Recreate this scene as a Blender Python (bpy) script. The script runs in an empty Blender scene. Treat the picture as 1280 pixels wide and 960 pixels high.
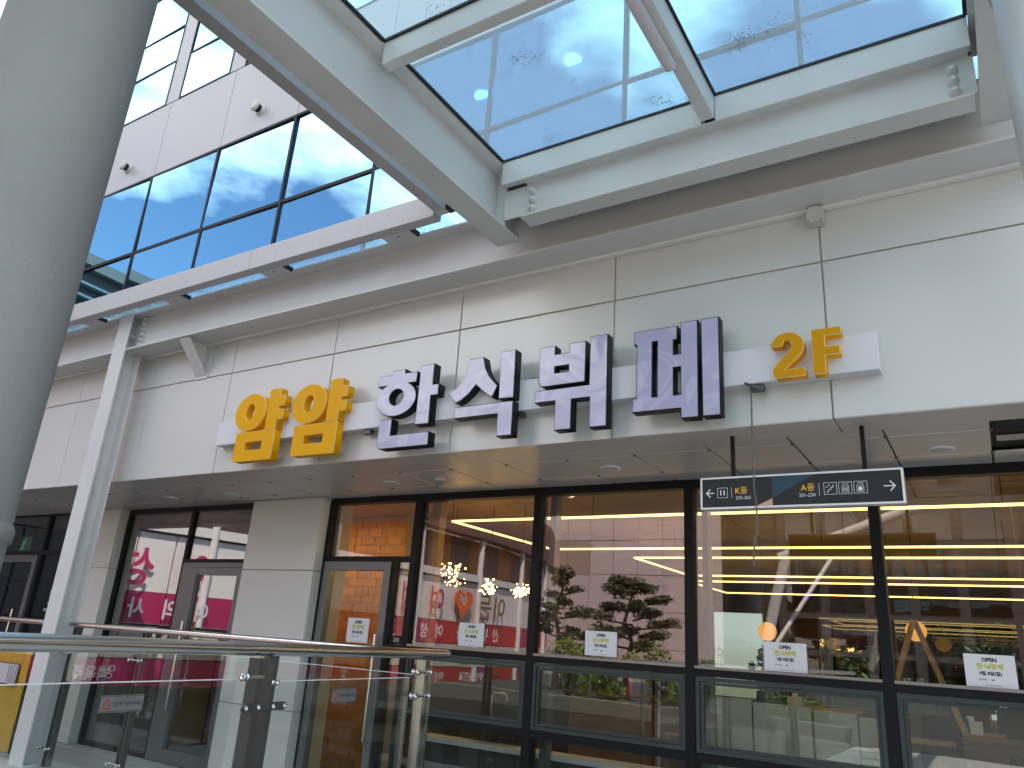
import bpy, bmesh, math, random
from mathutils import Matrix, Vector
random.seed(7)
R = math.radians
S = bpy.context.scene
C = S.collection

# ------------------------------------------------------------------ camera, sky, sun, exposure
cam_d = bpy.data.cameras.new('camera'); cam = bpy.data.objects.new('camera', cam_d); C.objects.link(cam)
cam_d.sensor_width = 36.0; cam_d.lens = 946.54 / 1280 * 36.0; cam_d.clip_start = 0.05; cam_d.clip_end = 2000
_ya, _pi, _ro = -0.573932, 0.329461, -0.0689433
_f = Vector((math.sin(_ya)*math.cos(_pi), math.cos(_ya)*math.cos(_pi), math.sin(_pi)))
_r = Vector((math.cos(_ya), -math.sin(_ya), 0)); _d = _f.cross(_r)
_r2 = math.cos(_ro)*_r + math.sin(_ro)*_d; _d2 = -math.sin(_ro)*_r + math.cos(_ro)*_d
cam.matrix_world = Matrix(((_r2.x, -_d2.x, -_f.x, 0), (_r2.y, -_d2.y, -_f.y, 0), (_r2.z, -_d2.z, -_f.z, 1.5), (0, 0, 0, 1)))
S.camera = cam

SUN_EL, SUN_AZ = R(58), R(38)          # azimuth clockwise from +Y (behind the shop building)
w = bpy.data.worlds.new('World'); S.world = w; w.use_nodes = True
nt = w.node_tree; nt.nodes.clear()
out = nt.nodes.new('ShaderNodeOutputWorld'); bg = nt.nodes.new('ShaderNodeBackground')
sky = nt.nodes.new('ShaderNodeTexSky'); sky.sky_type = 'NISHITA'; sky.sun_disc = False
sky.sun_elevation = SUN_EL; sky.sun_rotation = SUN_AZ; sky.dust_density = 0.15; sky.ozone_density = 2.0
tc = nt.nodes.new('ShaderNodeTexCoord'); mp = nt.nodes.new('ShaderNodeMapping'); mp.inputs['Scale'].default_value = (1, 1, 2.2)
mp.inputs['Location'].default_value = (2.71141, .279106, 7.789746)
nz = nt.nodes.new('ShaderNodeTexNoise'); nz.inputs['Scale'].default_value = 2.6; nz.inputs['Detail'].default_value = 10; nz.inputs['Roughness'].default_value = 0.5
rp = nt.nodes.new('ShaderNodeValToRGB'); rp.color_ramp.elements[0].position = 0.495; rp.color_ramp.elements[1].position = 0.66
mx = nt.nodes.new('ShaderNodeMixRGB'); mx.inputs['Color2'].default_value = (13.2, 13.4, 13.9, 1)
nt.links.new(tc.outputs['Generated'], mp.inputs['Vector']); nt.links.new(mp.outputs['Vector'], nz.inputs['Vector'])
nt.links.new(nz.outputs['Fac'], rp.inputs['Fac']); nt.links.new(rp.outputs['Color'], mx.inputs['Fac'])
nt.links.new(sky.outputs['Color'], mx.inputs['Color1']); nt.links.new(mx.outputs['Color'], bg.inputs['Color'])
bg.inputs['Strength'].default_value = 0.145
nt.links.new(bg.outputs['Background'], out.inputs['Surface'])
sd = bpy.data.lights.new('sun', 'SUN'); sun = bpy.data.objects.new('sun', sd); C.objects.link(sun)
sd.energy = 4.6; sd.angle = R(0.53); sd.color = (1.0, 0.95, 0.88)
_sv = Vector((math.sin(SUN_AZ)*math.cos(SUN_EL), math.cos(SUN_AZ)*math.cos(SUN_EL), math.sin(SUN_EL)))
sun.rotation_euler = (-_sv).to_track_quat('-Z', 'Y').to_euler(); sun.location = (0, 0, 60)
S.view_settings.view_transform = 'Standard'; S.view_settings.look = 'None'
S.view_settings.exposure = 1.42; S.view_settings.use_white_balance = True; S.view_settings.white_balance_temperature = 7150; S.view_settings.gamma = 1.0; S.view_settings.use_curve_mapping = False
S.render.engine = 'CYCLES'
cy = S.cycles
cy.max_bounces = 14; cy.diffuse_bounces = 4; cy.glossy_bounces = 6; cy.transmission_bounces = 8; cy.transparent_max_bounces = 40
cy.use_denoising = True; cy.caustics_reflective = False; cy.caustics_refractive = False
cy.sample_clamp_indirect = 8.0

# ------------------------------------------------------------------ materials
MATS = {}
def new_mat(name):
    m = bpy.data.materials.new(name); m.use_nodes = True
    n = m.node_tree; n.nodes.clear()
    return m, n, n.nodes.new('ShaderNodeOutputMaterial')
def PM(name, col, rough=0.5, metal=0.0, var=0.06, scale=6.0, bump=0.0, bscale=60.0, coat=0.0, stretch=(1, 1, 1), rvar=0.08, spec=0.5):
    """principled paint / metal / stone with mottling, roughness wear and fine relief"""
    if name in MATS: return MATS[name]
    m, t, o = new_mat(name); N = t.nodes.new; L = t.links.new
    p = N('ShaderNodeBsdfPrincipled'); L(p.outputs[0], o.inputs[0])
    p.inputs['Metallic'].default_value = metal; p.inputs['Coat Weight'].default_value = coat; p.inputs['Specular IOR Level'].default_value = spec
    g = N('ShaderNodeNewGeometry'); mp = N('ShaderNodeMapping'); mp.inputs['Scale'].default_value = stretch
    L(g.outputs['Position'], mp.inputs['Vector'])
    a = N('ShaderNodeTexNoise'); a.inputs['Scale'].default_value = scale; a.inputs['Detail'].default_value = 6; L(mp.outputs[0], a.inputs['Vector'])
    r = N('ShaderNodeMapRange'); r.inputs['To Min'].default_value = 1 - var*1.6; r.inputs['To Max'].default_value = 1 + var*1.6
    L(a.outputs['Fac'], r.inputs['Value'])
    v = N('ShaderNodeVectorMath'); v.operation = 'SCALE'; v.inputs[0].default_value = col[:3]; L(r.outputs[0], v.inputs['Scale'])
    L(v.outputs[0], p.inputs['Base Color'])
    r2 = N('ShaderNodeMapRange'); r2.inputs['To Min'].default_value = max(0.02, rough - rvar); r2.inputs['To Max'].default_value = rough + rvar
    L(a.outputs['Fac'], r2.inputs['Value']); L(r2.outputs[0], p.inputs['Roughness'])
    if bump:
        b = N('ShaderNodeTexNoise'); b.inputs['Scale'].default_value = bscale; b.inputs['Detail'].default_value = 4; L(mp.outputs[0], b.inputs['Vector'])
        bm = N('ShaderNodeBump'); bm.inputs['Strength'].default_value = bump; bm.inputs['Distance'].default_value = 0.02
        L(b.outputs['Fac'], bm.inputs['Height']); L(bm.outputs[0], p.inputs['Normal'])
    MATS[name] = m
    return m
def EM(name, col, strength):
    if name in MATS: return MATS[name]
    m, t, o = new_mat(name); e = t.nodes.new('ShaderNodeEmission')
    e.inputs[0].default_value = (*col, 1); e.inputs[1].default_value = strength
    t.links.new(e.outputs[0], o.inputs[0]); MATS[name] = m
    return m
def GM(name, tint, base, k=1.0, rough=0.0, wav=0.0, wscale=1.2, gcol=(1, 1, 1), dirt=0.0, milk=0.0):
    """pane glass: tinted clear body with a mirror coat that strengthens at grazing angles"""
    m, t, o = new_mat(name); N = t.nodes.new; L = t.links.new
    tr = N('ShaderNodeBsdfTransparent'); tr.inputs[0].default_value = (*tint, 1)
    gl = N('ShaderNodeBsdfGlossy'); gl.inputs['Roughness'].default_value = rough; gl.inputs[0].default_value = (*gcol, 1)
    lw = N('ShaderNodeLayerWeight'); lw.inputs[0].default_value = .5
    fr = N('ShaderNodeMath'); fr.operation = 'POWER'; fr.inputs[1].default_value = 4.0; L(lw.outputs['Facing'], fr.inputs[0])
    ma = N('ShaderNodeMath'); ma.operation = 'MULTIPLY_ADD'; ma.use_clamp = True
    ma.inputs[1].default_value = k; ma.inputs[2].default_value = base; L(fr.outputs[0], ma.inputs[0])
    mi = N('ShaderNodeMixShader'); L(ma.outputs[0], mi.inputs[0]); L(tr.outputs[0], mi.inputs[1]); L(gl.outputs[0], mi.inputs[2])
    g = N('ShaderNodeNewGeometry')
    if wav:
        n = N('ShaderNodeTexNoise'); n.inputs['Scale'].default_value = wscale; n.inputs['Detail'].default_value = 1; L(g.outputs['Position'], n.inputs['Vector'])
        b = N('ShaderNodeBump'); b.inputs['Strength'].default_value = wav; b.inputs['Distance'].default_value = 0.02
        L(n.outputs['Fac'], b.inputs['Height']); L(b.outputs[0], gl.inputs['Normal'])
    last = mi
    if milk:
        tl = N('ShaderNodeBsdfTranslucent'); tl.inputs[0].default_value = (.80, .92, 1.0, 1)
        m3 = N('ShaderNodeMixShader'); m3.inputs[0].default_value = milk; L(mi.outputs[0], m3.inputs[1]); L(tl.outputs[0], m3.inputs[2]); last = mi = m3
    if dirt:
        n = N('ShaderNodeTexNoise'); n.inputs['Scale'].default_value = 75; n.inputs['Detail'].default_value = 2; L(g.outputs['Position'], n.inputs['Vector'])
        n2 = N('ShaderNodeTexNoise'); n2.inputs['Scale'].default_value = 2.2; L(g.outputs['Position'], n2.inputs['Vector'])
        ad = N('ShaderNodeMath'); ad.operation = 'MULTIPLY'; L(n.outputs['Fac'], ad.inputs[0]); L(n2.outputs['Fac'], ad.inputs[1])
        rr = N('ShaderNodeValToRGB'); rr.color_ramp.elements[0].position = 0.405; rr.color_ramp.elements[1].position = 0.425
        rr.color_ramp.elements[1].color = (dirt, dirt, dirt, 1)
        L(ad.outputs[0], rr.inputs[0])
        d = N('ShaderNodeBsdfDiffuse'); d.inputs[0].default_value = (0.12, 0.10, 0.08, 1)
        m2 = N('ShaderNodeMixShader'); L(rr.outputs[0], m2.inputs[0]); L(mi.outputs[0], m2.inputs[1]); L(d.outputs[0], m2.inputs[2]); last = m2
    L(last.outputs[0], o.inputs[0]); MATS[name] = m
    return m
def TILE(name, c1, c2, c3, scale, rough=0.5):
    """wood-like grain stretched along X"""
    m, t, o = new_mat(name); N = t.nodes.new; L = t.links.new
    p = N('ShaderNodeBsdfPrincipled'); p.inputs['Roughness'].default_value = rough; L(p.outputs[0], o.inputs[0])
    g = N('ShaderNodeNewGeometry'); mp = N('ShaderNodeMapping'); mp.inputs['Scale'].default_value = scale; L(g.outputs['Position'], mp.inputs[0])
    a = N('ShaderNodeTexNoise'); a.inputs['Scale'].default_value = 3; a.inputs['Detail'].default_value = 8; a.inputs['Distortion'].default_value = 1.2; L(mp.outputs[0], a.inputs[0])
    r = N('ShaderNodeValToRGB'); r.color_ramp.elements[0].position = .3; r.color_ramp.elements[1].position = .7
    r.color_ramp.elements[0].color = (*c1, 1); r.color_ramp.elements[1].color = (*c3, 1); e = r.color_ramp.elements.new(.5); e.color = (*c2, 1)
    oi = N('ShaderNodeObjectInfo'); hs = N('ShaderNodeHueSaturation'); mr = N('ShaderNodeMapRange')
    mr.inputs['To Min'].default_value = .86; mr.inputs['To Max'].default_value = 1.1; L(oi.outputs['Random'], mr.inputs[0]); L(mr.outputs[0], hs.inputs['Value'])
    L(a.outputs['Fac'], r.inputs[0]); L(r.outputs[0], hs.inputs['Color']); L(hs.outputs[0], p.inputs['Base Color']); MATS[name] = m
    return m

STEEL = PM('painted_steel', (.62, .62, .62), .42, 0, .05, 3.5, .05, 220)
STEELG = PM('painted_steel_canopy', (.62, .625, .61), .45, 0, .06, 3, .06, 200)
TRIM = PM('trim_white', (.47, .455, .455), .45, 0, .07, 9, .03, 90, stretch=(6, 6, .6))
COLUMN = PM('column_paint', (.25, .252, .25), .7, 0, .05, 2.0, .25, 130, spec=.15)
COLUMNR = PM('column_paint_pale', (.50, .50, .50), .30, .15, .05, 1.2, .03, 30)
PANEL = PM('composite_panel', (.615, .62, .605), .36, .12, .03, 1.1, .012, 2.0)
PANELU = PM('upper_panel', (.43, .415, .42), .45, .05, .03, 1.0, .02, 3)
PILLARM = PM('pillar_panel', (.66, .65, .61), .42, .1, .05, 1.4, .03, 3)
SOFF = PM('soffit_panel', (.66, .63, .61), .38, .15, .05, 1.6, .03, 3.0)
JOINT = PM('joint_sealant', (.50, .44, .33), .8)
DARKJ = PM('dark_joint', (.03, .03, .03), .8)
BLACK = PM('black_frame', (.007, .0075, .0085), .5, 0, .1, 8, spec=.22)
BLACKM = PM('black_matte', (.009, .009, .0095), .5, spec=.25)
GASK = PM('gasket_black', (.006, .006, .007), .6)
GREYF = PM('grey_door_frame', (.16, .165, .17), .4, .4, .05, 6)
SASH = PM('sash_silver', (.055, .07, .07), .35, .3, .05, 9, spec=.3)
INOX = PM('stainless', (.62, .60, .58), .17, 1.0, .04, 5, .02, 300, stretch=(1, 1, 1), rvar=.05)
INOXD = PM('stainless_dark', (.10, .10, .10), .38, .5, .1, 8)
YEL = PM('sign_yellow', (.86, .40, .0), .45, 0, .03, 3, spec=.15)
YELF = PM('sign_yellow_face', (.78, .38, .0), .4, 0, .03, 3, spec=.18)
YELD = PM('sign_ochre', (.60, .285, .0), .4, 0, .03, 3, spec=.18)
YELR = PM('sign_rim_leak', (1.0, .88, .55), .4)  # pale rim colour stands in for light leaking at the letter face edge
BOARD = PM('sign_board', (.66, .67, .71), .42, 0, .03, 4)
WHITE = PM('white_paper', (.80, .79, .82), .6, 0, .02)
WHITEP = PM('white_paint', (.78, .78, .78), .45, 0, .03)
INK = PM('ink_black', (.012, .012, .014), .6)
INKY = PM('ink_yellow', (.62, .56, .05), .6)
INKO = PM('ink_orange', (.85, .47, .06), .6)
INKW = PM('ink_white', (.80, .82, .85), .6)
INKR = PM('ink_red', (.42, .05, .045), .6)
MAG = PM('magenta_vinyl', (.42, .020, .11), .5, 0, .04)
REDV = PM('red_vinyl', (.55, .035, .045), .5, 0, .04)
INKMAG = PM('ink_magenta', (.55, .03, .15), .6)
INKBR = PM('ink_brown', (.20, .14, .08), .6)
HEART = PM('heart_orange', (.80, .16, .05), .6)
TEAL = PM('sign_teal', (.012, .05, .075), .5)
PEACH = PM('sign_peach', (.62, .36, .22), .5)
PAVE = PM('granite_paving', (.46, .45, .43), .55, 0, .16, 5, .08, 90)
KERB = PM('kerb_stone', (.42, .41, .39), .6, 0, .12, 7, .08, 90)
CONC = PM('plaza_paving', (.07, .068, .065), .7, 0, .12, 2, .05, 40)
GROUND = PM('ground_asphalt', (.06, .06, .06), .9, 0, .2, 1)
WOODC = TILE('wood_ceiling', (.40, .25, .12), (.50, .32, .16), (.58, .39, .21), (.5, 6, 6), .5)
WOODB = TILE('wood_brown', (.10, .05, .02), (.16, .085, .035), (.22, .12, .05), (1, 8, 8), .45)
WOODP = TILE('wood_pine', (.42, .25, .10), (.50, .31, .14), (.58, .38, .19), (4, 4, .6), .5)
BRICKM = TILE('tan_brick', (.66, .30, .06), (.74, .35, .075), (.80, .41, .11), (2, 2, 2), .55)  # orange brick, its colour also carrying the amber of the warm lamps
FLOORI = TILE('timber_floor', (.09, .055, .035), (.13, .08, .05), (.17, .105, .065), (.6, 6, 6), .35)
DWALL = PM('dark_wall', (.055, .055, .058), .6, 0, .1, 1.5)
GWALL = PM('grey_wall', (.20, .19, .18), .7, 0, .06, 1.2)
GCEIL = PM('grey_ceiling', (.22, .22, .215), .8, 0, .04)
CORR = PM('corrugated_brown', (.17, .095, .085), .6, 0, .06)
LOUV = PM('orange_louver', (.42, .17, .035), .5, 0, .08)
PINKW = PM('clinic_wall', (.60, .53, .50), .7, 0, .05)
BEIGE = PM('beige_panel', (.60, .50, .50), .6, 0, .05, .6)
BEIGEB = PM('tan_panel', (.44, .31, .26), .6, 0, .05, .6)
LEAFP = PM('pine_leaf', (.065, .075, .028), .6, 0, .35, 5)
LEAFS = PM('shrub_leaf', (.17, .22, .04), .55, 0, .35, 7)
BARK = PM('bark', (.10, .065, .045), .9, 0, .25, 12, .4, 40)
BANY = PM('banner_yellow', (.78, .40, .025), .55, 0, .05, 4, .2, 9)
CABLE = PM('cable_grey', (.10, .10, .10), .5)
BOXG = PM('box_grey', (.52, .52, .50), .5)
LEDM = EM('led_tube_glow', (1.0, .70, .24), 1.7)
GLOBE = EM('globe_glow', (1.0, .50, .13), .4)
SPARK = EM('crystal_glow', (1.0, .58, .16), 28)
LPAN = EM('light_panel_glow', (.95, .97, 1.0), .8)
EXITG = EM('exit_green_glow', (.03, .40, .20), .12)
EXITW = EM('exit_white_glow', (.8, 1, .9), .2)
TUBEM = PM('tube_diffuser', (.62, .58, .62), .35, 0, .03)
LENS = PM('downlight_lens', (.60, .60, .60), .3)

SHOPG = GM('shop_glass', (.90, .88, .86), .10, 1.0, 0, .05, .9, (1.0, .92, .93))
STOREG = GM('store_glass', (.58, .62, .62), .19, 1.0, 0, .04, .9, (1, .95, .98))
LOWG = GM('low_glass', (.82, .86, .85), .085, 1.0, 0, .07, 1.5, (.93, .97, .97))
DOORG = GM('door_glass', (.95, .95, .93), .015, .5, 0, .03, 1)
RAILG = GM('rail_glass', (.93, .96, .95), .010, .8, 0, .0)
RAILE = GM('rail_glass_edge', (.45, .62, .56), .15, 1.0, .1)
UPG = GM('upper_glass', (.20, .40, .66), .50, .6, 0, .05, .45, (.46, .84, .99))
CANG = GM('canopy_glass', (.84, .97, .97), .02, .8, 0, 0, 1, (.8, .95, 1), dirt=.6, milk=.16)
FROSTB = PM('fin_grey', (.20, .24, .27), .5)
FARG = GM('far_glass', (.38, .44, .44), .12, 1.0)
def lav():
    m, t, o = new_mat('lavender_film'); N = t.nodes.new; L = t.links.new
    p = N('ShaderNodeBsdfPrincipled'); p.inputs['Base Color'].default_value = (.41, .39, .57, 1); p.inputs['Roughness'].default_value = .20
    p.inputs['Coat Weight'].default_value = .5; p.inputs['Coat Roughness'].default_value = .05; L(p.outputs[0], o.inputs[0])
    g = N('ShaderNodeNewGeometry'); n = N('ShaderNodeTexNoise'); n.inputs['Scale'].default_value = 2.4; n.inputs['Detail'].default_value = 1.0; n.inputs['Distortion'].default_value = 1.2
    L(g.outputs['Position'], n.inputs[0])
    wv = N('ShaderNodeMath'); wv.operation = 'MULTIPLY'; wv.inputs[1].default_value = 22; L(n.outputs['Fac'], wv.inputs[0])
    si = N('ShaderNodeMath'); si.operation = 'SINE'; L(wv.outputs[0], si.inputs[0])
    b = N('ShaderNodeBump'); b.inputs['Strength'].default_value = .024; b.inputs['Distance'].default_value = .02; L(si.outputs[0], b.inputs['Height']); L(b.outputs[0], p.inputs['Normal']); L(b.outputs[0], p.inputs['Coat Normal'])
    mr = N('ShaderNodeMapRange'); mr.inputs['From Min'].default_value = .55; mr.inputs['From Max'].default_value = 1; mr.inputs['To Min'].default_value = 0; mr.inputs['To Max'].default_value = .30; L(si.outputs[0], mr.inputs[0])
    mxx = N('ShaderNodeMixRGB'); mxx.inputs[1].default_value = (.41, .39, .57, 1); mxx.inputs[2].default_value = (.62, .62, .74, 1); L(mr.outputs[0], mxx.inputs[0]); L(mxx.outputs[0], p.inputs['Base Color'])  # pale swirls in the colour stand for warped reflections on the film
    return m
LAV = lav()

# ------------------------------------------------------------------ helpers
WL = {}                                  # origin of each root / part, in its root's frame
def tag(o, label=None, cat=None, group=None, kind=None):
    if label: o['label'] = label
    if cat: o['category'] = cat
    if group: o['group'] = group
    if kind: o['kind'] = kind
    return o
def thing(name, loc, label, cat, group=None, rotz=0.0):
    o = bpy.data.objects.new(name, None); C.objects.link(o); o.empty_display_size = .1
    o.location = loc; o.rotation_euler = (0, 0, rotz)
    WL[o.name] = Vector((0, 0, 0)) if rotz else Vector(loc)      # rotated things take local coordinates
    return tag(o, label, cat, group)
def put(name, mesh, parent=None, at=(0, 0, 0)):
    o = bpy.data.objects.new(name, mesh); C.objects.link(o)
    at = Vector(at)
    if parent is not None:
        o.parent = parent; o.location = at - WL[parent.name]
    else: o.location = at
    WL[o.name] = at
    return o
def mesh_from(name, verts, faces, mat):
    me = bpy.data.meshes.new(name); me.from_pydata([tuple(v) for v in verts], [], faces); me.update()
    if mat: me.materials.append(mat)
    return me
_BOX = {}
def box_mesh(dx, dy, dz, mat, bev=0.0):
    k = (round(dx, 4), round(dy, 4), round(dz, 4), mat.name, bev)
    if k in _BOX: return _BOX[k]
    bm = bmesh.new(); bmesh.ops.create_cube(bm, size=1.0)
    bmesh.ops.scale(bm, vec=(dx, dy, dz), verts=bm.verts)
    if bev: bmesh.ops.bevel(bm, geom=list(bm.edges), offset=bev, segments=1, affect='EDGES', clamp_overlap=True)
    me = bpy.data.meshes.new('block'); bm.to_mesh(me); bm.free(); me.materials.append(mat); _BOX[k] = me
    return me
def box(name, lo, hi, mat, parent=None, bev=0.0):
    lo, hi = Vector(lo), Vector(hi); d = hi - lo
    return put(name, box_mesh(abs(d.x), abs(d.y), abs(d.z), mat, bev), parent, (lo + hi)/2)
class MB:
    """collects shapes into one mesh"""
    def __init__(s): s.v = []; s.f = []; s.sm = []
    def add(s, verts, faces, smooth=False):
        b = len(s.v); s.v += [Vector(v) for v in verts]; s.f += [[i + b for i in f] for f in faces]; s.sm += [smooth]*len(faces)
        return s
    def box(s, lo, hi, rot=None, piv=None):
        x0, y0, z0 = lo; x1, y1, z1 = hi
        vs = [Vector(p) for p in ((x0,y0,z0),(x1,y0,z0),(x1,y1,z0),(x0,y1,z0),(x0,y0,z1),(x1,y0,z1),(x1,y1,z1),(x0,y1,z1))]
        if rot is not None:
            c = Vector(piv) if piv is not None else (Vector(lo)+Vector(hi))/2
            vs = [rot @ (v - c) + c for v in vs]
        return s.add(vs, [(0,3,2,1),(4,5,6,7),(0,1,5,4),(1,2,6,5),(2,3,7,6),(3,0,4,7)])
    def tube(s, a, b, r0, r1=None, n=12, caps=True):
        a, b = Vector(a), Vector(b); r1 = r0 if r1 is None else r1
        q = (b - a).to_track_quat('Z', 'Y'); vs = []
        for c, r in ((a, r0), (b, r1)):
            for i in range(n):
                t = 2*math.pi*i/n; vs.append(c + q @ Vector((r*math.cos(t), r*math.sin(t), 0)))
        s.add(vs, [(i, (i+1) % n, n+(i+1) % n, n+i) for i in range(n)], True)
        if caps: s.add(vs, [tuple(range(n-1, -1, -1)), tuple(range(n, 2*n))])
        return s
    def path(s, pts, r, n=8):
        for a, b in zip(pts[:-1], pts[1:]): s.tube(a, b, r, r, n, True)
        return s
    def ball(s, c, r, n=10, m=6, sq=(1, 1, 1)):
        c = Vector(c); vs = []; fs = []
        for j in range(m+1):
            ph = math.pi*j/m
            for i in range(n):
                t = 2*math.pi*i/n
                vs.append(c + Vector((r*sq[0]*math.sin(ph)*math.cos(t), r*sq[1]*math.sin(ph)*math.sin(t), r*sq[2]*math.cos(ph))))
        for j in range(m):
            for i in range(n): fs.append((j*n+i, (j+1)*n+i, (j+1)*n+(i+1) % n, j*n+(i+1) % n))
        return s.add(vs, fs, True)
    def build(s, name, mat, parent=None, at=None, mats=None):
        if at is None:
            at = WL[parent.name] if parent is not None else Vector((0, 0, 0))
        at = Vector(at)
        me = bpy.data.meshes.new(name); me.from_pydata([tuple(v - at) for v in s.v], [], s.f); me.update()
        me.polygons.foreach_set('use_smooth', s.sm); me.materials.append(mat)
        return put(name, me, parent, at)
def curve_mesh(splines, ext=0.0, offset=0.0, bev=0.0):
    cu = bpy.data.curves.new('c', 'CURVE'); cu.dimensions = '2D'; cu.fill_mode = 'BOTH'; cu.extrude = ext; cu.offset = offset; cu.bevel_depth = bev; cu.bevel_resolution = 0
    for pts in splines:
        sp = cu.splines.new('POLY'); sp.points.add(len(pts)-1)
        for q, p in zip(sp.points, pts): q.co = (p[0], p[1], 0, 1)
        sp.use_cyclic_u = True
    return _to_mesh(cu)
def _to_mesh(cu):
    o = bpy.data.objects.new('tmp', cu); C.objects.link(o)
    dg = bpy.context.evaluated_depsgraph_get(); dg.update()
    me = bpy.data.meshes.new_from_object(o.evaluated_get(dg))
    bpy.data.objects.remove(o); bpy.data.curves.remove(cu)
    me.materials.clear()
    return me
FRONT = Matrix(((1, 0, 0, 0), (0, 0, -1, 0), (0, 1, 0, 0), (0, 0, 0, 1)))       # plate facing -Y: x right, y up
BACK = Matrix(((-1, 0, 0, 0), (0, 0, 1, 0), (0, 1, 0, 0), (0, 0, 0, 1)))        # plate facing +Y
EAST = Matrix(((0, 0, 1, 0), (1, 0, 0, 0), (0, 1, 0, 0), (0, 0, 0, 1)))         # plate facing +X: x along +Y
def prism_xz(name, splines, y0, y1, mat, parent, offset=0.0):
    """closed outlines in X-Z extruded from y0 to y1 (holes as further splines)"""
    xs = [p[0] for p in splines[0]]; zs = [p[1] for p in splines[0]]
    cx, cz = (min(xs)+max(xs))/2, (min(zs)+max(zs))/2
    me = curve_mesh([[(p[0]-cx, p[1]-cz) for p in s] for s in splines], abs(y1-y0)/2, offset)
    me.transform(FRONT); me.materials.append(mat); me.name = name
    return put(name, me, parent, (cx, (y0+y1)/2, cz))
_TXT = {}
def text(name, body, x, y, h, mat, parent, plane=FRONT, pos=(0, 0, 0), ext=0.002, bold=0.0, wmax=None, align='c'):
    """flat lettering: (x, y) in the plate's own frame with its origin at pos; h = glyph height"""
    cu = bpy.data.curves.new('t', 'FONT'); cu.body = body; cu.size = 1.0; cu.offset = bold; cu.extrude = 0.0; cu.resolution_u = 3
    me = _to_mesh(cu)
    vx = [v.co.x for v in me.vertices]; vy = [v.co.y for v in me.vertices]
    if not vx: return None
    s = h/(max(vy)-min(vy)); sx = s
    if wmax and (max(vx)-min(vx))*s > wmax: sx = wmax/(max(vx)-min(vx))
    ox = (min(vx)+max(vx))/2 if align == 'c' else min(vx)
    me.transform(Matrix.Diagonal((sx, s, 1, 1)) @ Matrix.Translation((-ox, -(min(vy)+max(vy))/2, 0)))
    me.transform(plane); me.materials.append(mat); me.name = name
    p = plane @ Vector((x, y, ext)) + Vector(pos)
    return put(name, me, parent, p)
def ell(cx, cz, rx, rz, n=40, a0=0.0, a1=2*math.pi, closed=True):
    k = n if closed else n+1
    return [(cx + rx*math.cos(a0+(a1-a0)*i/n), cz + rz*math.sin(a0+(a1-a0)*i/n)) for i in range(k)]
def lathe(mb, c, prof, n=20, axis='z', sign=1):
    """profile of (radius, height) turned round c"""
    vs = []; fs = []; m = len(prof)
    for r, h in prof:
        for i in range(n):
            t = 2*math.pi*i/n; a, b = r*math.cos(t), r*math.sin(t)
            v = {'z': (a, b, sign*h), 'y': (a, sign*h, b), 'x': (sign*h, a, b)}[axis]
            vs.append(Vector(c)+Vector(v))
    for j in range(m-1):
        for i in range(n): fs.append((j*n+i, j*n+(i+1) % n, (j+1)*n+(i+1) % n, (j+1)*n+i))
    mb.add(vs, fs, True)
    mb.add([vs[(m-1)*n+i] for i in range(n)], [tuple(range(n))])
    return mb

# ------------------------------------------------------------------ the setting
def struct(o): return tag(o, kind='structure')
struct(box('ground', (-120, -160, -6.3), (120, 120, -6.0), GROUND))
walk = struct(box('walkway', (-24, 4.5, -.35), (12, 6.4, -.02), PAVE))
for i in range(12):
    for j, (a, b) in enumerate(((4.505, 5.1), (5.105, 5.7), (5.705, 5.94))):
        x0 = -12.6 + i*.6
        box('paving_slab', (x0+.003, a, -.02), (x0+.597, b, random.uniform(-.002, .002)), PAVE, walk, .003)
struct(box('bridge_deck', (-2.85, -6, -.35), (12, 4.45, 0), PAVE))
struct(box('plaza', (-40, -75, -.35), (40, -6.02, 0), CONC))
struct(box('kerb', (-24, 4.02, -.35), (-2.86, 4.5, .14), KERB, None, .01))

# ------------------------------------------------------------------ the shop building
FY, WY, PY = 4.55, 5.95, 5.80           # fascia, window and pillar planes
bld = thing('mall_building', (-3, 6, 0), 'pale panelled mall building with shopfront glazing and a recessed entrance soffit', 'building')
JX = [-13.27, -11.87, -10.47, -9.07, -7.68, -6.30, -4.89, -3.48, -2.11, -.70, .71, 2.12, 3.5]
box('fascia_backing', (-14.6, FY+.014, 2.875), (3.5, FY+.28, 4.26), JOINT, bld)
for a, b in zip(JX[:-1], JX[1:]):
    for z0, z1 in ((2.862, 3.881), (3.891, 4.27)):
        dy = random.uniform(-.0015, .0015)
        box('fascia_panel', (a+.0045, FY+dy, z0), (b-.0045, FY+.012+dy, z1), PANEL, bld, .003)
box('flashing', (-14.6, FY-.052, 4.234), (3.5, FY-.004, 4.30), WHITEP, bld)
box('fascia_coping', (-14.6, FY, 4.30), (3.5, FY+1.48, 4.34), TRIM, bld)
# soffit
box('soffit_backing', (-14.6, FY+.28, 2.9), (3.5, WY+.2, 2.95), DARKJ, bld)
for a, b in zip(JX[:-1], JX[1:]):
    if a < .7: box('soffit_panel', (a+.004, FY+.002, 2.858), (b-.004, 4.862, 2.875), SOFF, bld, .004)
gx = [-.483 + .5567*k for k in range(-24, 5)]
for a, b in zip(gx[:-1], gx[1:]):
    for y0, y1 in ((4.866, 5.048), (5.052, 5.603), (5.607, 5.93)):
        if a > .05 and a < .5 and y0 < 5.3:
            if y0 < 5: continue
            continue
        m = box_mesh(b-a-.009, y1-y0-.005, .014, SOFF, .006)
        o = put('soffit_panel', m, bld, ((a+b)/2, (y0+y1)/2, 2.868 + random.uniform(0, .0015)))
        o.rotation_euler = (random.uniform(-.006, .006), random.uniform(-.006, .006), 0)
clips = MB()
for a in gx:
    for yy in (5.05, 5.605): clips.tube((a, yy, 2.862), (a, yy, 2.854), .014, .010, 8)
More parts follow.
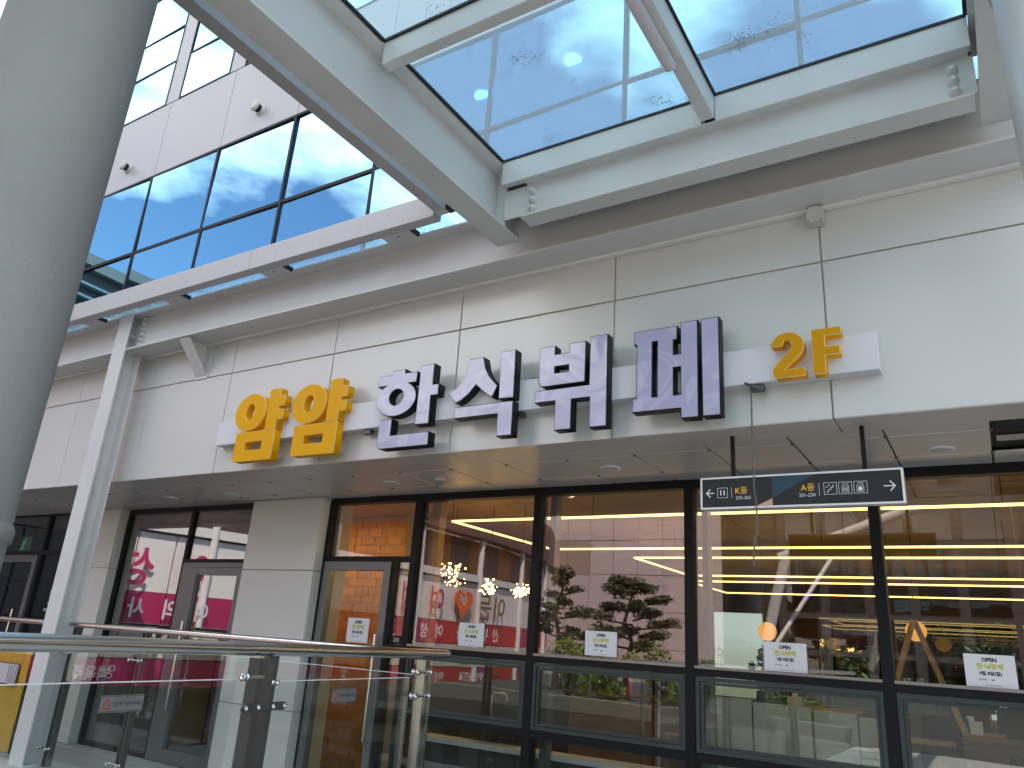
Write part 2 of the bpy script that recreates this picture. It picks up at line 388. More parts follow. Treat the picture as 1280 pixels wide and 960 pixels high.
tag(clips.build('joint_clip', INOXD, bld), kind='stuff')
box('ceiling_slot_edge', (.1, 5.29, 2.86), (.63, 5.33, 2.885), TRIM, bld)
box('soffit_head', (-14.6, 5.93, 2.835), (3.5, 5.99, 2.9), BLACK, bld)
# pillars with stone-like cladding panels
def pillar(x0, x1, jz):
    core = box('pillar', (x0+.02, PY+.02, 0), (x1-.02, WY+.35, 2.858), JOINT, bld)
    zs = [0] + jz + [2.86]
    for a, b in zip(zs[:-1], zs[1:]):
        box('cladding', (x0, PY, a+.004), (x1, PY+.02, b-.004), PILLARM, core, .002)
        box('cladding', (x1-.018, PY+.0215, a+.004), (x1+.002, WY+.02, b-.004), PILLARM, core, .002)
        box('cladding', (x0-.002, PY+.0215, a+.004), (x0+.018, WY+.02, b-.004), PILLARM, core, .002)
pillar(-7.17, -6.06, [.72, 2.085]); pillar(-10.62, -9.78, [.72, 2.085])
# ---- shop windows
def awning_sash(parent, x0, x1, z0, z1, y, mat=SASH):
    mb = MB(); t = .028
    for k, (dy, e, tt) in enumerate(((0, 0, .03), (.012, .034, .02))):
        a, b, c, d = x0+e, x1-e, z0+e, z1-e
        mb.box((a, y-.03+dy, c), (b, y, c+tt)); mb.box((a, y-.03+dy, d-tt), (b, y, d)); mb.box((a, y-.03+dy, c+tt), (a+tt, y, d-tt)); mb.box((b-tt, y-.03+dy, c+tt), (b, y, d-tt))
    return mb.build('sash', mat, parent, ((x0+x1)/2, y, (z0+z1)/2))
MX = [-4.835, -3.456, -2.05, -.69, .69, 2.07]
for i, (a, b) in enumerate(zip(MX[:-1], MX[1:])):
    mb = MB(); m = .036
    mb.box((a-m, WY-.04, 0), (a+m, WY+.09, 2.835))
    if i == 4: mb.box((b-m, WY-.04, 0), (b+m, WY+.09, 2.835))
    for z0, z1 in ((1.362, 1.432), (.775, .835), (0, .09), (2.79, 2.835)): mb.box((a+m, WY-.036, z0), (b-m, WY+.085, z1))
    wdw = mb.build('window', BLACK, bld, ((a+b)/2, WY, 1.4))
    for z0, z1, g in ((1.432, 2.79, SHOPG), (.835, 1.362, LOWG), (.09, .775, LOWG)):
        box('pane', (a+m-.004, WY+.002, z0-.004), (b-m+.004, WY+.012, z1+.004), g, wdw)
    awning_sash(wdw, a+m+.004, b-m-.004, .839, 1.358, WY-.003)
    box('sill_strip', (a+m, WY-.042, 1.415), (b-m, WY-.034, 1.434), PM('sill_metal', (.33, .30, .27), .35, .6), wdw)
# ---- restaurant door with overlight and side light
mb = MB()
mb.box((-6.055, WY-.04, 0), (-6.015, WY+.09, 2.835)); mb.box((-6.015, WY-.036, 2.195), (-4.871, WY+.085, 2.245)); mb.box((-6.015, WY-.036, 2.80), (-4.871, WY+.085, 2.835))
mb.box((-5.09, WY-.035, 0), (-5.05, WY+.08, 2.195)); mb.box((-5.05, WY-.035, 0), (-4.871, WY+.08, .09)); mb.box((-5.05, WY-.035, 1.37), (-4.871, WY+.08, 1.42))
dfr = mb.build('door_frame', BLACK, bld, (-5.45, WY, 1.1))
box('pane', (-6.015, WY+.003, 2.245), (-4.871, WY+.013, 2.80), SHOPG, dfr)
box('pane', (-5.05, WY+.003, 1.42), (-4.871, WY+.013, 2.195), SHOPG, dfr); box('pane', (-5.05, WY+.003, .09), (-4.871, WY+.013, 1.37), SHOPG, dfr)
def glazed_door(x0, x1, z1, glass, fr, hx, w=.085, y=WY):
    mb = MB()
    mb.box((x0, y-.05, .01), (x0+w, y+.03, z1)); mb.box((x1-w, y-.05, .01), (x1, y+.03, z1)); mb.box((x0+w, y-.048, z1-w), (x1-w, y+.028, z1)); mb.box((x0+w, y-.048, .01), (x1-w, y+.028, .14))
    d = mb.build('door', fr, bld, ((x0+x1)/2, y, 1))
    box('pane', (x0+w-.004, y-.012, .136), (x1-w+.004, y-.002, z1-w+.004), glass, d)
    h = MB(); h.tube((hx, y-.095, .55), (hx, y-.095, 1.5), .013, None, 10); h.tube((hx, y-.095, .7), (hx, y-.03, .7), .008); h.tube((hx, y-.095, 1.35), (hx, y-.03, 1.35), .008)
    h.build('handle', INOX, d)
    return d
glazed_door(-6.01, -5.095, 2.19, DOORG, GREYF, -5.16)
box('number_plate', (-5.045, WY-.012, 1.425), (-4.875, WY-.002, 1.50), BLACKM, bld)
text('lettering', '235', -4.955, 1.462, .035, INKW, bld, FRONT, (0, WY-.0125, 0))
# ---- left store front
mb = MB()
for x0, x1 in ((-9.78, -9.73), (-8.44, -8.385), (-7.20, -7.172)): mb.box((x0, WY-.03, 0), (x1, WY+.08, 2.835))
mb.box((-8.385, WY-.03, 2.17), (-7.2, WY+.08, 2.215)); mb.box((-9.73, WY-.03, 0), (-8.44, WY+.08, .05)); mb.box((-9.73, WY-.03, 2.80), (-7.2, WY+.08, 2.835)); mb.box((-9.73, WY-.03, 1.335), (-8.44, WY+.07, 1.375))
sfr = mb.build('window', BLACK, bld, (-8.5, WY, 1.4))
box('pane', (-9.73, WY+.003, .05), (-8.44, WY+.013, 1.335), STOREG, sfr); box('pane', (-9.73, WY+.003, 1.375), (-8.44, WY+.013, 2.8), STOREG, sfr); box('pane', (-8.385, WY+.003, 2.215), (-7.2, WY+.013, 2.80), STOREG, sfr)
mb = MB(); mb.box((-8.385, WY-.045, 0), (-8.19, WY+.05, 2.17)); mb.box((-7.275, WY-.045, 0), (-7.2, WY+.05, 2.17)); mb.box((-8.19, WY-.045, 2.12), (-7.275, WY+.05, 2.17))
mb.build('door_frame', GREYF, bld, (-7.8, WY, 1))
glazed_door(-8.185, -7.28, 2.115, STOREG, GREYF, -8.12)
# ---- store front far to the left
mb = MB()
for x0, x1 in ((-14.6, -14.5), (-13.2, -13.14), (-11.78, -11.72), (-10.68, -10.62)): mb.box((x0, WY-.03, 0), (x1, WY+.08, 2.835))
for a, b in ((-14.5, -13.2), (-13.14, -11.78), (-11.72, -10.68)):
    mb.box((a, WY-.03, 2.27), (b, WY+.08, 2.33)); mb.box((a, WY-.03, 0), (b, WY+.08, .05))
ffr = mb.build('window', BLACK, bld, (-12.5, WY, 1.4))
for a, b in ((-14.5, -13.2), (-13.14, -11.78), (-11.72, -10.68)):
    box('pane', (a, WY+.003, 2.33), (b, WY+.013, 2.835), STOREG, ffr)
box('pane', (-14.5, WY+.003, .05), (-13.2, WY+.013, 2.27), STOREG, ffr); box('pane', (-11.72, WY+.003, .05), (-10.68, WY+.013, 2.27), STOREG, ffr)
glazed_door(-13.13, -11.79, 2.265, STOREG, GREYF, -12.0, .1)

# ---- rooms behind the glass
def room(x0, x1, y1, zc, wall, ceil, floor, y0=6.05):
    box('interior_floor', (x0, y0-.02, -.3), (x1, y1, 0), floor, bld)
    box('interior_wall', (x0-.1, y0, 0), (x0, y1, zc+.1), wall, bld); box('interior_wall', (x1, y0, 0), (x1+.1, y1, zc+.1), wall, bld)
    box('interior_ceiling', (x0, y0+.16, zc+.02), (x1, y1, zc+.15), ceil, bld)
room(-9.9, -7.28, 11, 2.78, GWALL, GCEIL, PAVE); box('interior_wall', (-9.9, 11, 0), (-7.28, 11.1, 2.9), DWALL, bld)
room(-17, -10.6, 12, 2.82, DWALL, DWALL, PAVE); box('interior_wall', (-17, 12, 0), (-10.6, 12.1, 2.9), DWALL, bld)
RX0, RX1, RY1, RZ = -7.15, 9.0, 17.0, 2.92
room(RX0, RX1, RY1, RZ, GWALL, WOODB, FLOORI)
box('interior_lining', (RX0+.001, 6.06, 0), (RX0+.015, 7.25, RZ), PM('tan_plaster', (.62, .30, .075), .6), bld)
x = RX0
while x < 5.5:
    for y0, y1 in ((6.12, 7.5), (7.52, 8.9), (8.92, 10.3), (10.32, 11.7), (11.72, 13.1), (13.12, 15), (15.02, 16.98)):
        box('ceiling_board', (x+.006, y0, RZ-.02), (x+1.194, y1, RZ+.015), WOODC, bld)
    x += 1.2
# back wall of the restaurant: piers and window band to the street behind
bw = MB(); bw.box((RX0, RY1, 0), (RX1, RY1+.2, .75)); bw.box((RX0, RY1, 2.45), (RX1, RY1+.2, 3.0)); bw.box((RX0, RY1, .75), (-5.4, RY1+.2, 2.45)); bw.box((-5.4+1.1, RY1, .75), (-4.6+1.4, RY1+.2, 2.45))
bw.box((4.6, RY1, .75), (RX1, RY1+.2, 2.45))
for xx in (-1.9, .2, 2.3): bw.box((xx, RY1, .75), (xx+.1, RY1+.15, 2.45))
bw.build('rear_wall', WOODB, bld, (0, RY1, 1.5))
for a, b in ((-5.4, -4.3), (-3.2, -1.9), (-1.8, .2), (.3, 2.3), (2.4, 4.6)): box('rear_pane', (a, RY1+.06, .75), (b, RY1+.07, 2.45), FARG, bld)
box('rear_column', (-4.95, 13.2, 0), (-4.35, 13.8, RZ-.02), GWALL, bld)
# tan brick wall behind the door
bwall = box('brick_wall', (-7.13, 7.27, 0), (-6.08, 7.40, RZ-.02), JOINT, bld)
zb = 0.004; row = 0
while zb < 2.85:
    xb = -7.13 - (.11 if row % 2 else 0)
    while xb < -6.08:
        a, b = max(xb, -7.13)+.003, min(xb+.215, -6.08)-.003
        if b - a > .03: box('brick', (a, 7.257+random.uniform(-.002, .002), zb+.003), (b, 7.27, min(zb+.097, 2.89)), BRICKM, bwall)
        xb += .221
    zb += .102; row += 1
box('interior_post', (-4.77, 6.06, 0), (-4.66, 6.16, RZ-.02), WOODP, bld)
box('interior_post', (-3.40, 6.06, 0), (-3.34, 6.16, RZ-.02), GREYF, bld); box('interior_post', (-1.99, 6.06, 0), (-1.94, 6.16, RZ-.02), GREYF, bld)

# ---- upper storeys, set back behind the canopy
UY = 6.0
box('upper_wall', (-20, UY+.9, 4.34), (30, UY+1.2, 14.4), DWALL, bld); box('sun_block_wall', (9.6, UY, 2.8), (30, UY+.88, 14.4), PANELU, bld)  # end stretch is unseen, added to keep the sun off the fascia
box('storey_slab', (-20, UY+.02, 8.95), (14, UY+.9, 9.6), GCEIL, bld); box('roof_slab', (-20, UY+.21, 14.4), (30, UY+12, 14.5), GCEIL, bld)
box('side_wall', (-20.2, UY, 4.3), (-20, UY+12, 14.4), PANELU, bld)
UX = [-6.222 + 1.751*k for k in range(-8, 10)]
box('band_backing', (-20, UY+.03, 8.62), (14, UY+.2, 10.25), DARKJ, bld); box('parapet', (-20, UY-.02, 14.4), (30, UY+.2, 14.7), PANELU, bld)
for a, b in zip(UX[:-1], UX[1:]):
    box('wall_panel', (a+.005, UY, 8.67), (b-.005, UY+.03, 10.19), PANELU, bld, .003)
    mb = MB(); t = .024
    mb.box((a-t, UY-.02, 4.4), (a+t, UY+.06, 8.66)); mb.box((a+t, UY-.018, 8.62), (b-t, UY+.055, 8.66)); mb.box((a+t, UY-.018, 7.145), (b-t, UY+.055, 7.195)); mb.box((a+t, UY-.018, 5.4), (b-t, UY+.055, 5.45))
    wf = mb.build('window', BLACK, bld, ((a+b)/2, UY, 7))
    for z0, z1 in ((4.4, 5.4), (5.45, 7.145), (7.195, 8.62)):
        o = box('pane', (a+t, UY, z0), (b-t, UY+.01, z1), UPG, wf); o.rotation_euler = (random.uniform(-.012, .012), 0, random.uniform(-.015, .015))
    # row above: window between white piers
    a2, b2 = a-.19+.39, b-.19
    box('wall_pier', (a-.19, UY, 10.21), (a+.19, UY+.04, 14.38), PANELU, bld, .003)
    mb = MB(); t = .025; a2, b2 = a+.19, b-.19
    mb.box((a2, UY-.01, 10.195), (a2+t, UY+.05, 14.39)); mb.box((b2-t, UY-.01, 10.195), (b2, UY+.05, 14.39))
    for zz in (10.195, 11.19, 12.02, 13.2, 14.35): mb.box((a2+t, UY-.008, zz), (b2-t, UY+.045, zz+.035))
    wf = mb.build('window', BLACK, bld, ((a+b)/2, UY, 12))
    for z0, z1 in ((10.23, 11.19), (11.225, 12.02), (12.055, 13.2), (13.235, 14.35)):
        o = box('pane', (a2+t, UY+.005, z0), (b2-t, UY+.015, z1), UPG, wf); o.rotation_euler = (random.uniform(-.006, .006), 0, random.uniform(-.008, .008))
for k, (lx, ly) in enumerate(((-3.84, 6.84), (-5.25, 6.87))):
    d = thing('ceiling_light', (lx, ly, 8.6), ('round bright ceiling light behind the upper glass, the right one seen through the canopy', 'round bright ceiling light behind the upper glass, close to the big cross beam')[k], 'light', 'ceiling lights behind the upper windows')
    mb = MB(); mb.tube((lx, ly, 8.60), (lx, ly, 8.62), .11, None, 24); mb.build('lens', EM('office_light_glow', (.95, 1, .95), 14), d)
    mb = MB(); mb.tube((lx, ly, 8.621), (lx, ly, 8.64), .14, None, 24); mb.build('rim', WHITEP, d); mb = MB(); mb.tube((lx, ly, 8.64), (lx, ly, 8.95), .01, None, 6); mb.build('stem', WHITEP, d)
for nm, lx, lz in (('round vent cap on the upper white wall, the right one', -8.867, 9.07), ('round vent cap on the upper white wall beside the big left column', -12.35, 9.08)):
    v = thing('vent_cap', (lx, UY, lz), nm, 'vent', 'round vent caps on the upper wall')
    v.scale = (.82, .82, .82)
    mb = MB(); lathe(mb, (lx, UY, lz), [(.13, 0), (.13, .012), (.095, .015), (.095, .05)], 20, 'y', -1); mb.build('vent_base', BOXG, v)
    mb = MB(); lathe(mb, (lx, UY-.05, lz), [(.082, 0), (.082, .07)], 20, 'y', -1); mb.build('vent_grille', BLACKM, v)
    mb = MB(); lathe(mb, (lx, UY-.12, lz+.012), [(.05, 0), (.10, .0), (.115, .015), (.105, .045), (.07, .06)], 20, 'y', -1); mb.build('vent_hood', BOXG, v)

# ------------------------------------------------------------------ steel and glass canopy
can = thing('glass_canopy', (-3, 3, 4.3), 'pale painted steel canopy frame with bolted beams and dirty glass panes overhead', 'canopy')
def ibeam(name, axis, a0, a1, c, z0, z1, w, tw, tf, mat, parent=can, label=None):
    """H section along x or y; c = centre of the web on the other axis"""
    prof = [(-w/2, z0), (w/2, z0), (w/2, z0+tf), (tw/2, z0+tf), (tw/2, z1-tf), (w/2, z1-tf), (w/2, z1), (-w/2, z1), (-w/2, z1-tf), (-tw/2, z1-tf), (-tw/2, z0+tf), (-w/2, z0+tf)]
    vs = []
    for a in (a0, a1):
        for p, z in prof: vs.append((a, c+p, z) if axis == 'x' else (c+p, a, z))
    n = 12; fs = [(i, (i+1) % n, n+(i+1) % n, n+i) for i in range(n)]
    for e in (0, n): fs += [(e+0, e+1, e+2, e+11), (e+3, e+4, e+9, e+10), (e+5, e+6, e+7, e+8), (e+2, e+3, e+10, e+11), (e+4, e+5, e+8, e+9)]
    bm = bmesh.new(); bvs = [bm.verts.new(v) for v in vs]
    for f in fs:
        try: bm.faces.new([bvs[i] for i in f])
        except ValueError: pass
    bmesh.ops.recalc_face_normals(bm, faces=bm.faces)
    me = bpy.data.meshes.new(name); bm.to_mesh(me); bm.free(); me.materials.append(mat)
    at = Vector(((a0+a1)/2, c, (z0+z1)/2)) if axis == 'x' else Vector((c, (a0+a1)/2, (z0+z1)/2))
    me.transform(Matrix.Translation(-at))
    o = put(name, me, parent, at)
    if label: o['label'] = label
    return o
edge_beam = ibeam('beam', 'x', -14, 3.4, 4.37, 4.25, 4.685, .25, .012, .016, STEEL, label='long edge beam along the top of the sign wall')
main_beam = ibeam('beam', 'y', -4, 4.215, -2.84, 4.352, 4.84, .20, .012, .018, STEELG, label='big cross beam running overhead')
side_beam = ibeam('beam', 'y', -4, 4.225, .29, 4.352, 4.84, .14, .012, .016, STEELG, label='cross beam beside the pale round column')
short_beam = ibeam('beam', 'x', -2.56, .20, 3.985, 4.345, 4.665, .15, .010, .014, STEELG, label='shorter bolted beam between the two cross beams')
box('end_plate', (-2.93, 4.2155, 4.37), (-2.75, 4.225, 4.82), STEELG, can)
box('stiffener', (-2.833, 4.0, 4.371), (-2.745, 4.012, 4.821), STEELG, can); box('connection_plate', (-2.744, 3.978, 4.40), (-2.45, 3.988, 4.64), STEELG, can)
box('connection_plate', (.08, 3.976, 4.40), (.219, 3.9865, 4.64), STEELG, can)
# bolts
mb = MB(); lathe(mb, (0, 0, 0), [(.033, 0), (.033, .007), (.026, .0072), (.025, .026), (.014, .027), (.014, .042)], 8, 'y', -1)
bolt_me = mb.build('bolt', STEELG, edge_beam, (0, 0, 0)); bolt_data = bolt_me.data; bpy.data.objects.remove(bolt_me)
for xx, par in ((-2.50, short_beam), (.115, short_beam)):
    for zz in (4.435, 4.505, 4.575): put('bolt', bolt_data, par, (xx + (zz-4.4)*.0, 3.977, zz))
for k in range(6): put('bolt', bolt_data, edge_beam, (-7.70, 4.352, 4.33 + .062*k))
# box gutters / trims that hold the glass
def trim(lo, hi, mat=TRIM): return box('edge_trim', lo, hi, mat, can, .004)
for a, b in ((-14, -8.6), (-8.595, -5.605), (-5.60, -3.43)): trim((a, 4.0, 4.635), (b, 4.10, 4.845))
trim((-3.415, -4, 4.655), (-3.312, 3.99, 4.845))
for a, b in ((-2.735, -1.243), (-1.157, .215)): trim((a, 3.899, 4.648), (b, 3.9095, 4.842), STEELG); box('edge_trim', (a, 3.91, 4.669), (b, 3.975, 4.84), STEELG, can)
box('gutter_plate', (-2.735, 3.976, 4.80), (.215, 4.60, 4.84), INOXD, can); box('gutter_plate', (.36, 3.6, 4.80), (3.4, 4.60, 4.84), STEELG, can); box('gutter_plate', (-2.735, 3.976, 4.672), (.215, 4.24, 4.684), INOXD, can)  # dark plate finish over the bay deepens the shade in the beam recess
purl = box('purlin', (-1.243, -4, 4.672), (-1.157, 3.898, 4.842), STEELG, can, .004)
for yy in (2.57, 1.24, -.1, -1.45, -2.8):
    for a, b in ((-2.735, -1.244), (-1.156, .215)): box('purlin', (a, yy, 4.68), (b, yy+.075, 4.842), STEELG, can, .004)
for a, b in ((-2.735, -1.243), (-1.157, .215)):
    for y0, y1 in ((2.645, 3.905), (1.315, 2.57), (-.025, 1.24), (-1.375, -.1), (-2.725, -1.45)):
        box('glass_pane', (a-.02, y0-.03, 4.856), (b+.02, y1+.03, 4.872), CANG, can)
        for lo, hi in (((a, y1-.014, 4.838), (b, y1+.012, 4.856)), ((a, y0-.012, 4.838), (b, y0+.014, 4.856)), ((a-.012, y0+.0145, 4.838), (a+.014, y1-.0145, 4.856)), ((b-.014, y0+.0145, 4.838), (b+.012, y1-.0145, 4.856))):
            box('gasket', lo, hi, GASK, can)
box('glass_pane', (-14, 4.10, 4.70), (-3.43, 4.60, 4.712), CANG, can); box('glass_pane', (-3.311, -4, 4.75), (-2.945, 3.98, 4.762), CANG, can)
for k in range(7):
    xr = -3.785 - 1.515*k
    box('trim_stub', (xr-.30, 4.101, 4.662), (xr, 4.244, 4.70), STEELG, can); box('gasket', (xr+.001, 4.101, 4.664), (xr+.025, 4.244, 4.699), GASK, can)
    box('screw_head', (xr-.155, 4.165, 4.659), (xr-.14, 4.178, 4.662), BLACKM, can)
box('trim_notch', (-3.43, 3.992, 4.664), (-3.30, 4.06, 4.84), STEELG, can); box('gasket', (-3.31, 3.99, 4.660), (-2.95, 4.06, 4.70), GASK, can)
# cross bracket to the wall and the slender post
br = MB(); BXL, BXR, BXC = -6.86, -6.70, -6.785
br.add([(BXL, 4.545, 3.895), (BXR, 4.545, 3.895), (BXR, 4.26, 4.235), (BXL, 4.26, 4.235), (BXL, 4.545, 3.910), (BXR, 4.545, 3.910), (BXR, 4.275, 4.247), (BXL, 4.275, 4.247)], [(0, 1, 2, 3), (7, 6, 5, 4), (0, 4, 5, 1), (1, 5, 6, 2), (2, 6, 7, 3), (3, 7, 4, 0)])
br.add([(BXC-.006, 4.545, 3.905), (BXC-.006, 4.27, 4.235), (BXC-.006, 4.545, 4.249), (BXC+.006, 4.545, 3.905), (BXC+.006, 4.27, 4.235), (BXC+.006, 4.545, 4.249)], [(0, 1, 2), (5, 4, 3), (0, 3, 4, 1), (1, 4, 5, 2), (2, 5, 3, 0)])
br.box((BXL-.02, 4.537, 3.88), (BXR+.02, 4.549, 4.249))
br.build('bracket', STEEL, can, (-6.9, 4.3, 4.0))
post = ibeam('post', 'x', 0, 1, 0, 0, .2, .24, .010, .014, STEEL, can)      # section laid along x, turned upright below
me = post.data
me.transform(Matrix.Translation((0, 0, 0)))
for v in me.vertices:
    a, b, c_ = v.co.x, v.co.y, v.co.z
    v.co = (b, c_, (a)*4.545)
post['label'] = 'slender upright H post standing on the kerb'
post.location = Vector((-7.895, 4.330, .14 + 2.2725)) - WL[can.name]
box('base_plate', (-8.03, 4.235, .14), (-7.76, 4.47, .152), STEEL, can)
box('cap_plate', (-8.015, 4.245, 4.686), (-7.77, 4.455, 4.697), STEEL, can); box('stiffener', (-7.889, 4.262, 4.42), (-7.78, 4.35, 4.43), STEEL, can); box('connection_plate', (-7.89, 4.355, 4.27), (-7.66, 4.363, 4.66), STEEL, can)
# big round columns
def column(x, y, r, top, lab, mat, bands):
    c = thing('round_column', (x, y, 0), lab, 'column')
    mb = MB(); prof = [(r, 0)]
    mb.tube((x, y, 0 if r > 0 else 0), (x, y, top), r, r, 64); mb.build('shaft', mat, c)
    for z in bands:
        mb = MB(); lathe(mb, (x, y, z), [(r+.001, -.035), (r+.010, -.028), (r+.012, .012), (r+.004, .03), (r+.0008, .034)], 64); mb.build('collar', mat, c)
    return c
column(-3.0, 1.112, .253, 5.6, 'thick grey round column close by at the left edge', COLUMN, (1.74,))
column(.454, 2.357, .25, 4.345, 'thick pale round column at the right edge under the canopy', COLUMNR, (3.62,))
# tube light under the purlin
tl = thing('tube_light', (-1.2, 2.3, 4.65), 'white tube light fixed under the canopy glazing bar', 'light')
mb = MB(); mb.tube((-1.225, -.2, 4.622), (-1.225, 3.30, 4.622), .036, None, 16); mb.build('diffuser', TUBEM, tl)
box('housing', (-1.235, -.2, 4.655), (-1.165, 3.30, 4.671), STEELG, tl)
# junction box
jb = thing('junction_box', (-.70, 4.53, 4.2), 'small square white junction box under the beam above the sign', 'box')
box('cover', (-.756, 4.455, 4.125), (-.657, 4.472, 4.238), BOXG, jb, .004); box('case', (-.752, 4.472, 4.129), (-.661, 4.549, 4.234), BOXG, jb, .003)
for dx in (-.744, -.669):
    for dz in (4.136, 4.227): box('screw', (dx-.004, 4.452, dz-.004), (dx+.004, 4.455, dz+.004), INOXD, jb)

# ------------------------------------------------------------------ shop sign
sg = thing('shop_sign', (-3.3, 4.5, 3.1), 'long white board with big raised yellow and lavender Korean letters over the shopfront', 'shop sign')
box('board', (-6.20, 4.45, 3.098), (-.42, 4.549, 3.33), BOARD, sg, .003)
for k, sx in enumerate((-5.9, -4.3, -2.83, -1.12)):
    box('board_clip', (sx-.03, 4.47, 3.06), (sx+.05, 4.52, 3.097), INOXD, sg); box('board_clip', (sx+.1, 4.47, 3.331), (sx+.2, 4.50, 3.345), SASH, sg)
def letter(splines, style, label=None):
    if style == 'lav':
        l = prism_xz('letter', splines, 4.374, 4.452, BLACKM, sg)
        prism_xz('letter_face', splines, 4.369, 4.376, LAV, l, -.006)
    else:
        l = prism_xz('letter', splines, 4.376, 4.452, YEL, sg)
        prism_xz('letter_leak_rim', splines, 4.3715, 4.3765, YELR, l, .0022)
        prism_xz('letter_face', splines, 4.3685, 4.3715, YELF if style == 'yel' else YELD, l, .0)
    if label: l['label'] = label
    return l
def rnd(pts, idx, r, n=5):
    """rounds one corner of an outline"""
    o = []
    for i, p in enumerate(pts):
        if i != idx: o.append(p); continue
        a, b = Vector(pts[i-1]), Vector(pts[(i+1) % len(pts)]); p = Vector(p)
        u = (a-p).normalized()*r; v = (b-p).normalized()*r
        for k in range(n+1):
            t = k/n; o.append(tuple((p+u)*(1-t)**2 + p*2*t*(1-t) + (p+v)*t*t))
    return o
for dx in (-.757, 0):  # letter outlines from here on: traced from image pixels, cast onto the sign-face plane
    sh = lambda pts: [(x+dx, z) for x, z in pts]
    l = letter([sh(ell(-4.91, 3.356, .206, .177, 48)), sh(ell(-4.918, 3.358, .063, .081, 32))], 'yel', 'yellow ring of a Korean letter')
    letter([sh([(-4.678, 3.172), (-4.543, 3.172), (-4.543, 3.255), (-4.474, 3.255), (-4.474, 3.346), (-4.541, 3.346), (-4.541, 3.381), (-4.474, 3.381), (-4.474, 3.476), (-4.542, 3.476), (-4.544, 3.548), (-4.68, 3.548)])], 'yel')
    letter([sh(rnd([(-5.048, 2.894), (-4.54, 2.894), (-4.543, 3.163), (-5.046, 3.166)], 0, .03)), sh([(-4.918, 2.99), (-4.685, 2.99), (-4.685, 3.071), (-4.918, 3.071)])], 'yel')
_t = math.asin((3.41-3.29)/.148)
letter([[(-4.13, 3.41), (-4.13, 3.503), (-3.982, 3.503), (-3.982, 3.536), (-3.85, 3.536), (-3.85, 3.501), (-3.725, 3.501), (-3.725, 3.41)] + ell(-3.92, 3.29, .205, .148, 40, _t, -math.pi-_t, False), ell(-3.919, 3.304, .072, .067, 28)], 'lav')
letter([[(-3.698, 3.545), (-3.559, 3.545), (-3.559, 3.369), (-3.498, 3.369), (-3.498, 3.277), (-3.566, 3.277), (-3.562, 3.05), (-3.698, 3.05)]], 'lav')
letter([rnd([(-4.067, 3.124), (-3.935, 3.124), (-3.935, 2.989), (-3.549, 2.989), (-3.549, 2.88), (-4.067, 2.88)], 5, .05)], 'lav')
letter([[(-3.223, 3.53), (-3.094, 3.53), (-3.07, 3.437), (-3.028, 3.365), (-2.95, 3.284), (-2.993, 3.196), (-3.066, 3.243), (-3.147, 3.312), (-3.203, 3.25), (-3.27, 3.204), (-3.32, 3.184), (-3.397, 3.268), (-3.318, 3.314), (-3.263, 3.373), (-3.232, 3.45)]], 'lav')
letter([[(-2.943, 3.548), (-2.810, 3.548), (-2.804, 3.173), (-2.935, 3.177)]], 'lav')
letter([[(-3.323, 3.153), (-2.805, 3.153), (-2.803, 2.892), (-2.933, 2.894), (-2.934, 3.063), (-3.323, 3.063)]], 'lav')
letter([rnd([(-2.606, 3.525), (-2.477, 3.525), (-2.477, 3.459), (-2.368, 3.459), (-2.368, 3.526), (-2.235, 3.526), (-2.235, 3.223), (-2.602, 3.223)], 7, .05), [(-2.475, 3.364), (-2.367, 3.364), (-2.367, 3.318), (-2.475, 3.318)]], 'lav')
letter([[(-2.627, 3.199), (-2.203, 3.2), (-2.205, 3.553), (-2.07, 3.553), (-2.066, 2.893), (-2.194, 2.893), (-2.196, 3.107), (-2.332, 3.107), (-2.33, 2.895), (-2.459, 2.895), (-2.462, 3.108), (-2.625, 3.109)]], 'lav')
letter([[(-1.879, 3.53), (-1.576, 3.528), (-1.578, 3.43), (-1.602, 3.43), (-1.602, 3.33), (-1.557, 3.33), (-1.556, 3.547), (-1.44, 3.547), (-1.443, 2.893), (-1.557, 2.894), (-1.558, 2.96), (-1.886, 2.963), (-1.886, 3.059), (-1.858, 3.059), (-1.858, 3.432), (-1.879, 3.434)],
        [(-1.747, 3.438), (-1.714, 3.438), (-1.714, 3.057), (-1.747, 3.057)], [(-1.603, 3.238), (-1.558, 3.238), (-1.558, 3.054), (-1.603, 3.054)]], 'lav')
letter([[(-1.421, 3.547), (-1.303, 3.547), (-1.305, 2.893), (-1.418, 2.893)]], 'lav')
letter([[(-.758, 3.357), (-.598, 3.357), (-.599, 3.316), (-.689, 3.316), (-.690, 3.241), (-.610, 3.241), (-.611, 3.195), (-.691, 3.195), (-.693, 3.082), (-.757, 3.082)]], 'och')
def spl(pts, n=4):
    """smooth closed curve through points"""
    o = []; m = len(pts)
    for i in range(m):
        p0, p1, p2, p3 = (Vector(pts[(i+k) % m]) for k in (-1, 0, 1, 2))
        for k in range(n):
            t = k/n; o.append(tuple(.5*((2*p1) + (-p0+p2)*t + (2*p0-5*p1+4*p2-p3)*t*t + (-p0+3*p1-3*p2+p3)*t**3)))
    return o
def crv(a, n=4):
    o = []
    for i in range(len(a)-1):
        p0 = Vector(a[max(0, i-1)]); p1 = Vector(a[i]); p2 = Vector(a[i+1]); p3 = Vector(a[min(len(a)-1, i+2)])
        for k in range(n):
            t = k/n; o.append(tuple(.5*((2*p1) + (-p0+p2)*t + (2*p0-5*p1+4*p2-p3)*t*t + (-p0+3*p1-3*p2+p3)*t**3)))
    return o + [a[-1]]
